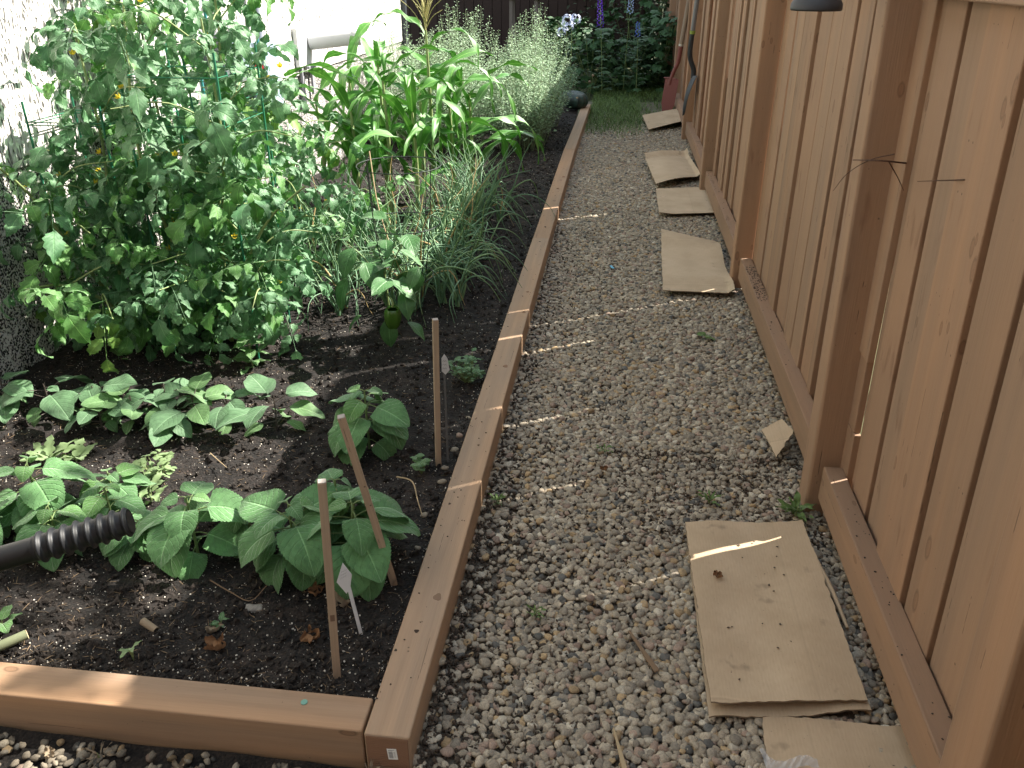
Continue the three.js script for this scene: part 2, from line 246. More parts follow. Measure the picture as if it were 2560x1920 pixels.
// pebbles
const pebbleGeos = [0, 1, 2, 3, 4, 5].map((i) => rock(1, 0.34, i * 3.1));
const stoneCol = () => { const t = rnd(), k = R(0.9, 1.42); const c = t < 0.32 ? [0.37, 0.325, 0.27] : t < 0.54 ? [0.285, 0.255, 0.22] : t < 0.72 ? [0.45, 0.4, 0.335] : t < 0.79 ? [0.42, 0.31, 0.19] : t < 0.86 ? [0.34, 0.255, 0.215] : t < 0.92 ? [0.12, 0.12, 0.12] : [0.54, 0.5, 0.44]; return rgb(c[0] * k, c[1] * k * 0.985, c[2] * k * 0.93); };
{
  const all = [];
  const scatter = (x0, x1, z0, z1, step, keep) => {
    for (let z = z0; z > z1; z -= step) for (let x = x0; x < x1; x += step) {
      const px = x + R(-0.5, 0.5) * step, pz = z + R(-0.5, 0.5) * step; if (!keep(px, pz)) continue;
      const big = Math.pow(rnd(), 2.2), a = 0.0075 + 0.0075 * big;
      all.push([px, pz, a, a * R(0.62, 0.95), a * R(0.5, 0.75)]);
    }
  };
  const card = (x, z) => x > 0.28 && x < 0.57 && ((z < -1.32 && z > -1.93));
  for (let l = 0; l < 2; l++) scatter(-0.325, 0.66, -0.88, -9.4, l ? 0.0175 : 0.0145, (x, z) => {
    if (card(x, z)) return false;
    const edge = sm(-0.12, -0.33, x) * sm(-3.2, -1.6, z); if (rnd() < 0.55 * edge) return false;
    const bare = sm(0.16, 0.34, fbm(x * 3.1, z * 3.1, 7.7, 3)); if (rnd() < 0.3 * bare * sm(-4, -2, z)) return false;
    return rnd() > sm(-7.4, -9.2, z) * 0.85;
  });
  const border = [];
  for (let i = 0; i < 900; i++) { const x = R(-1.45, -0.33), z = R(-0.78, -1.06); border.push([x, z, R(0.005, 0.013), R(0.005, 0.01), R(0.004, 0.008)]); }
  const mat = (q, base) => M4([q[0], base + q[4] * R(-0.25, 0.75) + 0.004 * rnd(), q[1]], [R(-0.45, 0.45), R(0, 6.28), R(-0.45, 0.45)], [q[2], q[4], q[3]]);
  all.sort((p, q) => Math.hypot(p[0], p[1]) - 0.02 * p[2] / 0.01 - (Math.hypot(q[0], q[1]) - 0.02 * q[2] / 0.01));
  const mats = [], cols = [];
  const stoneMats = []; for (let i = 0; i < 14; i++) stoneMats.push(std({ map: stoneTex, roughness: 0.82, color: stoneCol() }));
  let n = 0;
  for (const q of all) {
    const inView = q[1] < -1.03 && q[2] > 0.0105;
    if (n < 300 && inView) { const m = mesh('pebble', pick(pebbleGeos), pick(stoneMats), path); mat(q, pathH(q[0], q[1])).decompose(m.position, m.quaternion, m.scale); n++; continue; }
    mats.push(mat(q, pathH(q[0], q[1]))); cols.push(stoneCol());
  }
  instanced('gravel', pebbleGeos[2], M.stone, mats, cols, path);
  instanced('gravel', pebbleGeos[1], M.stone, border.map((q) => mat(q, 0.0)), border.map(() => stoneCol().multiplyScalar(0.5)), nearStrip);
  console.log('pebbles', mats.length);
}
// soil crumbs, perlite, straw
{
  const crumb = (() => { const g = rock(1, 1.25, 2.3).toNonIndexed(); g.computeVertexNormals(); return g; })(), m1 = [], c1 = [], m2 = [], c2 = [], m3 = [], c3 = [];
  const spot = () => { const z = -1.18 - 7.6 * Math.pow(rnd(), 1.9), x = R(-2.08, -0.43); return [x, z]; };
  for (let i = 0; i < 52000; i++) { const [x, z] = spot(), s = 0.0011 + 0.0095 * Math.pow(rnd(), 8); m1.push(M4([x, soilY(x, z) + s * R(-0.1, 0.6), z], [R(0, 6), R(0, 6), R(0, 6)], [s, s * R(0.6, 1), s * R(0.7, 1.1)])); const k = R(0.5, 1.25); c1.push(rgb(0.023 * k, 0.0172 * k, 0.0135 * k)); }
  for (let i = 0; i < 15000; i++) { const [x, z] = spot(), s = 0.0008 + 0.0022 * Math.pow(rnd(), 3); m2.push(M4([x, soilY(x, z) + s * 0.8 + 0.001, z], [R(0, 6), R(0, 6), R(0, 6)], [s, s * 0.8, s])); const k = R(0.25, 0.75); c2.push(rgb(k, k * 0.92, k * 0.8)); }
  for (let i = 0; i < 5200; i++) { const [x, z] = spot(), l = R(0.006, 0.03); m3.push(M4([x, soilY(x, z) + 0.003, z], [R(-0.2, 0.2), R(0, 6), R(0, 6)], [R(0.0005, 0.0012), R(0.0004, 0.001), l * 0.5])); const k = R(0.4, 1.2); c3.push(rgb(0.2 * k, 0.14 * k, 0.085 * k)); }
  const g = new THREE.Group(); 
  instanced('soil_crumbs', crumb, std({ roughness: 1 }), m1, c1, soil);
  instanced('perlite_grains', rock(0, 0.4, 5), std({ roughness: 0.9 }), m2, c2, soil);
  instanced('mulch_fibres', rock(0, 0.3, 6), std({ roughness: 1 }), m3, c3, soil);
  // debris among the pebbles near the timber
  const m4 = [], c4 = [];
  for (let i = 0; i < 9000; i++) { const x = -0.32 + 0.42 * Math.pow(rnd(), 2.2), z = -0.9 - 4 * Math.pow(rnd(), 1.3), s = R(0.0015, 0.006); m4.push(M4([x, pathH(x, z) + 0.004 + R(0, 0.006), z], [R(0, 6), R(0, 6), R(0, 6)], [s, s * R(0.2, 0.7), s * R(0.6, 2)])); const k = R(0.4, 1.3); c4.push(rgb(0.075 * k, 0.055 * k, 0.04 * k)); }
  for (let i = 0; i < 2600; i++) { const x = 0.36 + R(-0.3, 0.28), z = -2.07 + R(-0.28, 0.22), s = R(0.0015, 0.005); m4.push(M4([x, pathH(x, z) + 0.005 + R(0, 0.006), z], [R(0, 6), R(0, 6), R(0, 6)], [s, s * R(0.2, 0.7), s * R(0.6, 2.5)])); const k = R(0.5, 1.4); c4.push(rgb(0.085 * k, 0.062 * k, 0.044 * k)); }
  for (let i = 0; i < 1500; i++) { const x = R(-0.3, 0.64), z = R(-0.9, -6), s = R(0.001, 0.004); m4.push(M4([x, pathH(x, z) + 0.004 + R(0, 0.005), z], [R(0, 6), R(0, 6), R(0, 6)], [s, s * R(0.2, 0.7), s * R(0.6, 3)])); const k = R(0.5, 1.4); c4.push(rgb(0.1 * k, 0.075 * k, 0.055 * k)); }
  for (let i = 0; i < 26; i++) { const s = R(0.0012, 0.0035), x = R(0.29, 0.56), z = R(-1.88, -1.34); m4.push(M4([x, 0.0335, z], [R(-0.3, 0.3), R(0, 6), 0], [s, s * 0.4, s * R(0.6, 2)])); c4.push(rgb(0.09, 0.065, 0.045)); }
  for (let i = 0; i < 150; i++) { const s = R(0.0007, 0.0022), x = -0.419 + 0.085 * Math.pow(rnd(), 2), z = R(-1.1, -6.5); m4.push(M4([x + (z < -4.4 ? 0.004 : 0), 0.0885, z], [R(-0.3, 0.3), R(0, 6), 0], [s, s * 0.6, s * R(0.6, 1.5)])); c4.push(rgb(0.03, 0.022, 0.016)); }
  for (let i = 0; i < 420; i++) { const s = R(0.0008, 0.0028), x = R(0.63, 0.676), z = i < 260 ? -3.35 - 0.45 * rnd() : R(-1.1, -7); m4.push(M4([x, 0.166, z], [R(-0.3, 0.3), R(0, 6), 0], [s, s * 0.5, s * R(0.6, 1.6)])); c4.push(rgb(0.028, 0.02, 0.015)); }
  instanced('leaf_litter', rock(0, 0.5, 8), std({ roughness: 1 }), m4, c4, path);
}

// ───────── house wall ─────────
{
  const stucco = dataTex(512, 512, (u, v) => 0.5 + 0.6 * fbm(u * 30, v * 9, 3.1, 4) - 0.5 * sm(0.12, 0.4, ns(u * 75, v * 22, 6.6)), false, 1.6, 1.6);
  const stuccoC = dataTex(512, 512, (u, v) => { const k = 0.85 - 0.5 * sm(0.2, 0.5, ns(u * 75, v * 22, 6.6)); return [k, k * 0.985, k * 0.96]; }, true, 1.6, 1.6);
  const dash = dataTex(512, 512, (u, v) => { const d = sm(0.02, 0.3, ns(u * 120, v * 80, 2.6) + 0.5 * fbm(u * 12, v * 9, 3.2, 3)); const k = 0.8 - 0.62 * d; return [k, k * 0.98, k * 0.96]; }, true, 1.6, 1.6);
  const h = thing('house_wall', 'white stucco house wall with a speckled lower band behind the tomatoes', 'house wall', [-2.12, 0, 0]);
  const up = boxUV(rbox(0.3, 2.5, 10.2, 0.004), 0, 0); up.translate(-0.15, 0.765 + 1.25, -8.57 + 5.1);
  mesh('stucco_wall', up, std({ map: stuccoC, bumpMap: stucco, bumpScale: 0.012, roughness: 0.95 }), h);
  const lo = boxUV(rbox(0.3, 0.965, 10.18, 0.004), 0, 0); lo.translate(-0.162, 0.765 - 0.4825, -8.57 + 5.1);
  mesh('speckled_base', lo, std({ map: dash, bumpMap: dash, bumpScale: 0.01, roughness: 0.95 }), h);
  const trim = rbox(0.06, 3.2, 0.07, 0.004); trim.translate(0.01, 1.6, -8.6); mesh('corner_trim', trim, M.darkMetal, h);
  const eave = rbox(0.9, 0.12, 10.6, 0.01); eave.translate(0.1, 3.35, -3.47); mesh('eave', eave, M.white, h);

  const v = thing('vent_pipe', 'white plastic vent pipe sticking out from a square plate on the stucco wall', 'vent pipe', [-2.12, 0.94, -5.85]);
  const pl = rbox(0.03, 0.24, 0.5, 0.006); pl.translate(0.017, 0, 0); mesh('mounting_plate', pl, M.white, v);
  const dir = V(0.96, 0.1, -0.2).normalize();
  const lathe = new THREE.LatheGeometry([[0.04, 0], [0.052, 0], [0.052, 0.3], [0.055, 0.302], [0.055, 0.345], [0.048, 0.345], [0.048, 0.02]].map((a) => new THREE.Vector2(...a)), 28);
  lathe.applyQuaternion(new THREE.Quaternion().setFromUnitVectors(V(0, 1, 0), dir)); lathe.translate(0.03, 0.02, 0.02); mesh('pipe', lathe, M.whitePlastic, v);
  const br = merge([rbox(0.02, 0.018, 0.26, 0.003).translate(0.05, -0.13, 0.02), rbox(0.016, 0.24, 0.03, 0.003).translate(0.012, -0.24, 0.17), rbox(0.016, 0.2, 0.03, 0.003).translate(0.012, -0.22, -0.02)]); mesh('bracket', br, std({ color: rgb(0.3, 0.3, 0.33), roughness: 0.6 }), v);

  const u = thing('utility_box', 'pale blue grey utility box with a red dot on the house wall', 'utility box', [-2.12, 0, -4.95]);
  mesh('cabinet', rbox(0.1, 0.46, 0.2, 0.012, 2).translate(0.06, 0.8, 0), std({ color: rgb(0.32, 0.4, 0.5), roughness: 0.5 }), u);
  mesh('door_panel', rbox(0.012, 0.2, 0.15, 0.003).translate(0.116, 0.72, 0), std({ color: rgb(0.36, 0.44, 0.53), roughness: 0.5 }), u);
  const dot = new THREE.CylinderGeometry(0.026, 0.026, 0.004, 20); dot.rotateX(Math.PI / 2).translate(0.07, 0.9, 0.103); mesh('red_dot', dot, std({ color: rgb(0.72, 0.04, 0.05), roughness: 0.5 }), u);
  const cv = document.createElement('canvas'); cv.width = 64; cv.height = 48; const cx = cv.getContext('2d'); cx.fillStyle = '#eee'; cx.fillRect(0, 0, 64, 48); cx.fillStyle = '#333'; cx.fillRect(5, 5, 54, 3); cx.fillRect(5, 14, 14, 26); cx.fillRect(26, 14, 26, 5); cx.fillRect(26, 24, 30, 5); cx.fillRect(26, 34, 20, 5);
  const ct = new THREE.CanvasTexture(cv); ct.colorSpace = THREE.SRGBColorSpace; const nt = rbox(0.06, 0.045, 0.003, 0.001).translate(0.07, 0.83, 0.102); const uvp = nt.attributes.uv, pp = nt.attributes.position; for (let i = 0; i < uvp.count; i++) uvp.setXY(i, (pp.getX(i) - 0.04) / 0.06, (pp.getY(i) - 0.8075) / 0.045); mesh('notice_label', nt, std({ map: ct, roughness: 0.6 }), u);
  mesh('conduit', tube([V(0.05, 1.02, 0), V(0.05, 2.4, 0)], 0.022, 3, 12), std({ color: rgb(0.25, 0.28, 0.33), roughness: 0.5 }), u);

  const mt = thing('electric_meter', 'dark grey meter box on the house wall half hidden by tomato leaves', 'meter', [-2.12, 0, -4.45]);
  mesh('housing', rbox(0.12, 0.26, 0.3, 0.015, 2).translate(0.06, 0.98, 0), std({ color: rgb(0.13, 0.14, 0.16), roughness: 0.55 }), mt);
  const lens = new THREE.CylinderGeometry(0.07, 0.075, 0.07, 24); lens.rotateZ(-Math.PI / 2).translate(0.15, 1.0, 0); mesh('meter_lens', lens, std({ color: rgb(0.3, 0.36, 0.42), roughness: 0.15 }), mt);
  mesh('vent_grille', merge([0, 1, 2, 3, 4].map((i) => rbox(0.012, 0.05, 0.012, 0.002).translate(0.06, 1.15, -0.08 + 0.035 * i))), M.whitePlastic, mt);
}

// ───────── fence ─────────
{
  const f = thing('wooden_fence', 'tan stained vertical board fence along the right of the gravel path', 'fence', [0.68, 0, 0]);
  const TOP = 1.85;
  const lean = (z) => 0.07 * sm(-3.2, -1.8, z);
  const board = (z0, z1, dx, shade = 0, ya = -0.03, yb = TOP, name = 'board') => {   // z0 farther (smaller), z1 nearer
    const w = z1 - z0, g = rbox(0.019, yb - ya, w, 0.003, 1); boxUV(g, R(0, 5), R(0, 5));
    const p = g.attributes.position, b1 = R(-0.004, 0.004), b2 = R(-0.003, 0.003);
    g.translate(0.0095 + dx, (ya + yb) / 2, (z0 + z1) / 2);
    for (let i = 0; i < p.count; i++) { const y = p.getY(i) - 0.6; p.setZ(i, p.getZ(i) - lean((z0 + z1) / 2) * y + b1 * Math.cos(y * 2)); p.setX(i, p.getX(i) + b2 * Math.cos(y * 2.4)); }
    mesh(name, g, [M.fence, M.fenceB, M.fenceC][shade], f);
  };
  const batten = (zc, w = 0.085, yb = TOP, dx = 0.036) => board(zc - w / 2 - 0.012, zc + w / 2 - 0.012, dx, 1, -0.02, yb, 'batten');
  const near = [[-1.87, -1.985, 0.004, 2], [-1.706, -1.852, 0.008, 0], [-1.535, -1.720, -0.007, 2], [-1.372, -1.518, 0.0, 1], [-1.22, -1.358, 0.004, 0], [-1.02, -1.204, -0.004, 2], [-0.88, -1.005, 0.002, 0], [-0.7, -0.866, 0, 2], [-0.54, -0.686, 0.004, 0], [-0.36, -0.526, 0, 1]];
  near.forEach(([a, b, d, s], i) => { board(b, a + 0.002, d, s); batten(a + 0.005, 0.13, TOP, 0.023); });
  board(-2.15, -2.030, -0.004, 0, 0.5); board(-2.13, -2.034, -0.002, 1, -0.03, 0.29); board(-2.15, -2.048, -0.001, 1, 0.29, 0.5); board(-2.030, -1.997, 0.012, 1);     // the strip by the post, open in between
  batten(-2.0, 0.06);
  const p3 = [[-2.50, -2.20], [-2.562, -2.515], [-2.70, -2.584], [-2.852, -2.712], [-2.985, -2.866], [-3.037, -2.998], [-3.23, -3.06], [-3.362, -3.244], [-3.494, -3.374], [-3.652, -3.508], [-3.80, -3.674], [-3.94, -3.812]];
  p3.forEach(([a, b], i) => { board(a, b + 0.001, pick([0, 0.012, -0.008, 0.004]), Math.floor(R(0, 3))); if (![2, 6, 10].includes(i)) batten(b + 0.006); else batten(b + 0.007, 0.085, 0.82); });
  const strips = [-4.36, -5.17, -5.68];
  let z = -4.06; while (z > -14) { const w = pick([0.14, 0.14, 0.1, 0.12, 0.06]) * R(0.92, 1.05); let z0 = z - w, g = R(0.007, 0.012), lit = false; for (const s of strips) if (z0 > s - 0.03 && z0 < s + 0.03) { g = 0.022; lit = true; } board(z0, z, pick([0, 0.016, -0.012, 0.006]), Math.floor(R(0, 3))); batten(z0 - g / 2, 0.085, lit ? 0.82 : TOP); z = z0 - g; }
  for (const [pz, ln, pw = 0.09] of [[-0.975, 1, 0.12], [-2.115, 1], [-3.99, 0], [-5.9, 0], [-7.95, 0], [-9.9, 0], [-11.85, 0]]) {
    const g = rbox(0.09, TOP + 0.1, pw, 0.009, 2); boxUV(g, R(0, 5), R(0, 5)); g.translate(-0.036, (TOP + 0.1) / 2 - 0.02, pz);
    const p = g.attributes.position; for (let i = 0; i < p.count; i++) p.setZ(i, p.getZ(i) - ln * 0.08 * (p.getY(i) - 0.1));
    mesh('post', g, pick([M.fence, M.fenceC]), f);
  }
  const spans = [[-1.06, -2.055], [-2.18, -3.93], [-4.05, -5.84], [-5.96, -7.89], [-8.01, -9.84], [-9.96, -11.79]];
  for (const [a, b] of spans) {
    const s = a === -1.06 ? 0 : 0;
    const lo = rbox(0.052, 0.105, a - b, 0.004, 1); boxUV(lo, R(0, 5), R(0, 5), 'z'); lo.translate(-0.027, 0.1125, (a + b) / 2 + s); mesh('lower_rail', lo, M.fenceB, f);
    const hi = rbox(0.04, 0.11, a - b - (a === -1.06 ? 0.1 : 0), 0.004, 1); boxUV(hi, R(0, 5), R(0, 5), 'z'); hi.translate(-0.022, a === -1.06 ? 1.408 : 1.425, (a + b) / 2 - (a === -1.06 ? 0.08 : 0.02)); mesh('upper_rail', hi, M.fence, f);
  }
}
// ───────── timber edging of the bed ─────────
{
  const b = thing('raised_bed_border', 'cedar timber border around the vegetable bed beside the gravel path', 'bed border', [0, 0, 0]);
  const tim = (x0, x1, z0, z1, mat, along, y1 = 0.087, skew = 0) => { const g = rbox(x1 - x0, y1 + 0.05, z1 - z0, 0.0045, 2); g.computeVertexNormals; boxUV(g, R(0, 3), R(0, 3), along); g.translate((x0 + x1) / 2, (y1 - 0.05) / 2, (z0 + z1) / 2); if (skew) { const p = g.attributes.position; for (let i = 0; i < p.count; i++) p.setX(i, p.getX(i) + skew * (z1 - p.getZ(i))); } return mesh('timber', g, mat, b); };
  const t1 = tim(-0.421, -0.33, -4.40, -1.083, M.cedar, 'z');
  tag(t1, 'nearest long timber beside the path');
  tim(-0.421, -0.33, -6.92, -4.404, M.cedarB, 'z', 0.084, 0.003);
  tim(-0.412, -0.322, -9.42, -6.924, M.cedar, 'z', 0.085, 0.014);
  const t2 = tim(-1.75, -0.426, -1.172, -1.088, M.cedarB, 'x'); tag(t2, 'short timber across the near end of the bed');
  // end grain face, price sticker, screw heads, knots and bore holes
  const eg = rbox(0.083, 0.08, 0.004, 0.001).translate(-0.3755, 0.0425, -1.0825); mesh('end_grain', eg, M.endGrain, t1);
  const cv = document.createElement('canvas'); cv.width = 64; cv.height = 110; const c = cv.getContext('2d'); c.fillStyle = '#e9e6df'; c.fillRect(0, 0, 64, 110); c.fillStyle = '#555';
  for (let i = 0, y = 30; y < 98; i++) { const h = [2, 4, 2, 3, 5, 2][i % 6]; c.fillRect(8, y, 28, h); y += h + [2, 3, 2][i % 3]; } for (let i = 0; i < 5; i++) c.fillRect(42, 34 + i * 12, 12, 3); c.fillRect(8, 12, 40, 3); c.fillRect(8, 19, 28, 3);
  const ct = new THREE.CanvasTexture(cv); ct.colorSpace = THREE.SRGBColorSpace; const st = new THREE.BoxGeometry(0.019, 0.029, 0.0008); st.rotateZ(0.08); st.translate(-0.366, 0.042, -1.0798); mesh('price_sticker', st, std({ map: ct, roughness: 0.6 }), t1);
  const screw = (x, z, m, r = 0.0068) => { const g = new THREE.CylinderGeometry(r, r, 0.003, 18); g.translate(x, 0.087, z); return mesh('screw_head', g, std({ color: m, roughness: 0.5, metalness: 0.4 }), b); };
  screw(-0.561, -1.143, rgb(0.16, 0.33, 0.27)); screw(-0.37, -4.62, rgb(0.12, 0.08, 0.05), 0.005); screw(-0.375, -4.33, rgb(0.12, 0.08, 0.05), 0.005);
  const knot = (x, z, r, col, sz = 1.25) => { const g = new THREE.CylinderGeometry(r, r, 0.0012, 20); const p = g.attributes.position; for (let i = 0; i < p.count; i++) { const a = Math.atan2(p.getZ(i), p.getX(i)), k = 1 + 0.14 * Math.sin(a * 3 + x * 90); p.setX(i, p.getX(i) * k); p.setZ(i, p.getZ(i) * k * sz); } g.translate(x, 0.0869, z); mesh('knot', g, std({ color: col, roughness: 0.9 }), b); };
  knot(-0.357, -1.483, 0.0095, rgb(0.2, 0.125, 0.08)); knot(-0.381, -1.367, 0.0055, rgb(0.035, 0.018, 0.01), 0.9); knot(-0.413, -1.305, 0.003, rgb(0.05, 0.035, 0.02)); knot(-0.4, -1.21, 0.002, rgb(0.06, 0.03, 0.015)); knot(-0.36, -2.755, 0.009, rgb(0.22, 0.12, 0.07)); knot(-0.35, -3.3, 0.008, rgb(0.22, 0.12, 0.07)); knot(-0.36, -3.55, 0.007, rgb(0.2, 0.11, 0.06)); knot(-0.35, -2.42, 0.003, rgb(0.08, 0.035, 0.02)); knot(-0.37, -2.18, 0.0035, rgb(0.1, 0.05, 0.025)); knot(-0.35, -5.9, 0.009, rgb(0.2, 0.1, 0.06)); knot(-0.365, -5.55, 0.009, rgb(0.22, 0.11, 0.06)); knot(-0.4, -1.86, 0.0035, rgb(0.05, 0.03, 0.02));
}
// ───────── cardboard ─────────
function sheet(name, q, h, label, { th = 0.004, mat = M.card, y0 = 0.02, group = 'cardboard sheets laid along the fence', n = 34, rough = 0.004 } = {}) {   // q: far left, far right, near right, near left in x,z
  const o = [Math.min(...q.map((p) => p[0])), Math.min(...q.map((p) => p[1]))];
  const off = [R(0, 5), R(0, 5)], cxy = [0, 1].map((k) => q.reduce((s, p) => s + p[k], 0) / 4);
  const pt = (u, v, top) => {
    const ax = q[0][0] + (q[1][0] - q[0][0]) * u, az = q[0][1] + (q[1][1] - q[0][1]) * u, bx = q[3][0] + (q[2][0] - q[3][0]) * u, bz = q[3][1] + (q[2][1] - q[3][1]) * u;
    let x = ax + (bx - ax) * v, z = az + (bz - az) * v; const e = Math.min(u, 1 - u, v, 1 - v);
    if (e < 0.02) { x += rough * ns(z * 60, x * 60, 2.2); z += rough * ns(x * 60, z * 60, 5.2); }
    return [x - cxy[0], h(u, v) + y0 + (top ? th : 0) + 0.0022 * fbm(x * 8, z * 8, 3.3, 3), z - cxy[1], x - o[0] + off[0], z - o[1] + off[1]];
  };
  const top = grid(n, n, (u, v) => pt(u, v, true)), bot = grid(n, n, (u, v) => pt(1 - u, v, false)), sides = [];
  for (const e of [0, 1, 2, 3]) sides.push(grid(n, 1, (u, v) => { const [a, b] = [[u, 0], [1, u], [1 - u, 1], [0, 1 - u]][e]; const r = pt(a, b, v > 0.5); return r; }));
  const t = thing(name, label, 'cardboard', [cxy[0], 0, cxy[1]], group);
  mesh('face', top, mat, t); mesh('back_and_edges', merge([bot, ...sides]), std({ color: rgb(0.22, 0.165, 0.11), roughness: 0.95, side: THREE.DoubleSide }), t);
  return t;
}
const lip = (u, v) => 0.012 * sm(0.86, 1, v) * (0.5 + 0.5 * Math.sin(u * 5 + 0.6)) + 0.004 * Math.sin(u * 7 + v * 3);
sheet('cardboard_sheet', [[0.25, -1.93], [0.575, -1.975], [0.592, -1.34], [0.262, -1.285]], lip, 'large flat cardboard sheet with a sun streak, on top of the nearest pile', { y0: 0.028, n: 44 });
sheet('cardboard_sheet', [[0.253, -1.92], [0.577, -1.95], [0.597, -1.325], [0.258, -1.268]], (u, v) => 0.004 * Math.sin(u * 6 + 2) * sm(0.8, 1, v) + 0.002 * Math.sin(u * 9), 'cardboard sheet underneath the large one, only its near edge showing', { y0: 0.012 });
sheet('cardboard_sheet', [[0.37, -1.29], [0.66, -1.30], [0.68, -0.95], [0.35, -0.95]], (u, v) => 0.003 * Math.sin(u * 5), 'cardboard sheet with torn clear tape at the bottom by the fence', { y0: 0.007 });
sheet('cardboard_sheet', [[0.29, -4.74], [0.607, -4.6], [0.6, -3.80], [0.265, -3.80]], (u, v) => 0.03 * (1 - u) * sm(0.25, 0, v) + 0.012 * Math.sin(v * 9 + 0.5) * (0.4 + 0.6 * u) + 0.02 * sm(0.9, 1, u) * sm(0.6, 1, v) + 0.008, 'buckled cardboard sheet with pale crease marks, third from the far end', { mat: M.cardPale });
sheet('cardboard_sheet', [[0.30, -5.85], [0.645, -5.95], [0.645, -5.26], [0.295, -5.18]], (u, v) => 0.01 * sm(0.3, 0, u) * sm(0.6, 1, v) + 0.008, 'small tan cardboard sheet overlapped by the one behind it', { mat: M.cardPale });
sheet('cardboard_sheet', [[0.24, -6.82], [0.585, -7.0], [0.632, -6.22], [0.30, -5.90]], (u, v) => 0.03 + 0.03 * sm(0.1, 0, v) + 0.012 * Math.sin(u * 4) + 0.02 * sm(0.92, 1, u), 'tilted cardboard sheet with a curled far edge, second from the far end', { mat: M.cardPale });
sheet('cardboard_sheet', [[0.26, -8.92], [0.62, -9.2], [0.652, -8.55], [0.305, -8.2]], (u, v) => 0.035 + 0.03 * u - 0.02 * v, 'farthest cardboard sheet near the grass, raised on its right side', { mat: M.card });
sheet('cardboard_scrap', [[0.555, -2.47], [0.62, -2.5], [0.645, -2.42], [0.575, -2.30]].map(([x, z]) => [x - 0.02, z]), (u, v) => 0.03 * u, 'small folded cardboard scrap wedged under the lower fence rail', { y0: 0.035 });
{ // clear tape on the near sheet
  const g = merge([grid(20, 3, (u, v) => [0.36 + u * 0.1, 0.016 + 0.004 * Math.abs(Math.sin(u * 17 + v * 4)), -1.185 + v * 0.025 + 0.01 * Math.sin(u * 6)]), grid(12, 3, (u, v) => [0.35 + u * 0.02 + v * 0.012, 0.015 + 0.006 * Math.abs(Math.sin(u * 9 + v * 6)), -1.2 + u * 0.1])]);
  const m = mesh('clear_tape', g, new THREE.MeshPhysicalMaterial({ color: rgb(0.9, 0.9, 0.9), transmission: 0.75, roughness: 0.15, thickness: 0, side: THREE.DoubleSide })); tag(m, 'crumpled strip of clear tape stuck on the lowest cardboard sheet', 'tape');
}
{ // rolled strip beside the big sheet
  const g = tube([V(0.578, 0.028, -1.80), V(0.595, 0.024, -1.70), V(0.606, 0.018, -1.57)], 0.009, 10, 8, 0.004, true); tag(mesh('paper_roll', g, M.card), 'thin curled paper strip between the large cardboard and the fence rail', 'paper strip');
}
// ───────── stakes and labels ─────────
function stake(bx, bz, tx, ty, tz, w, label, mark) {
  const b = V(bx, 0.0, bz), t = V(tx, ty, tz), L = b.distanceTo(t), g = thing('wooden_stake', label, 'stake', [bx, 0, bz], 'square wooden stakes in the bed');
  const s = rbox(w, L, w, 0.0012, 1); boxUV(s, R(0, 2), R(0, 2)); s.translate(0, L / 2, 0); const q = new THREE.Quaternion().setFromUnitVectors(V(0, 1, 0), t.clone().sub(b).normalize()); s.rotateY(0.35);
  const m = mesh('shaft', s, M.stake, g); m.quaternion.copy(q);
  const top = rbox(w * 0.92, 0.002, w * 0.92, 0.0005).rotateY(0.35).translate(0, L + 0.0005, 0); const m2 = mesh('cut_top', top, std({ color: rgb(0.34, 0.3, 0.27), roughness: 0.9 }), g); m2.quaternion.copy(q);
  if (mark) { const k = rbox(w * 0.55, 0.016, 0.0006, 0.0002).translate(0, L * 0.4, w / 2 + 0.0002).rotateY(0.35); const m3 = mesh('stain', k, std({ color: rgb(0.16, 0.095, 0.06), roughness: 0.9 }), g); m3.quaternion.copy(q); }
  return g;
}
stake(-0.532, -1.25, -0.519, 0.537, -1.27, 0.0165, 'upright wooden stake nearest the short timber, in front of the large perilla', true);
stake(-0.477, -1.567, -0.552, 0.549, -1.5, 0.0165, 'leaning wooden stake rising through the large perilla');
stake(-0.484, -2.105, -0.472, 0.532, -2.105, 0.0165, 'upright wooden stake beside the bell pepper, closest to the long timber');
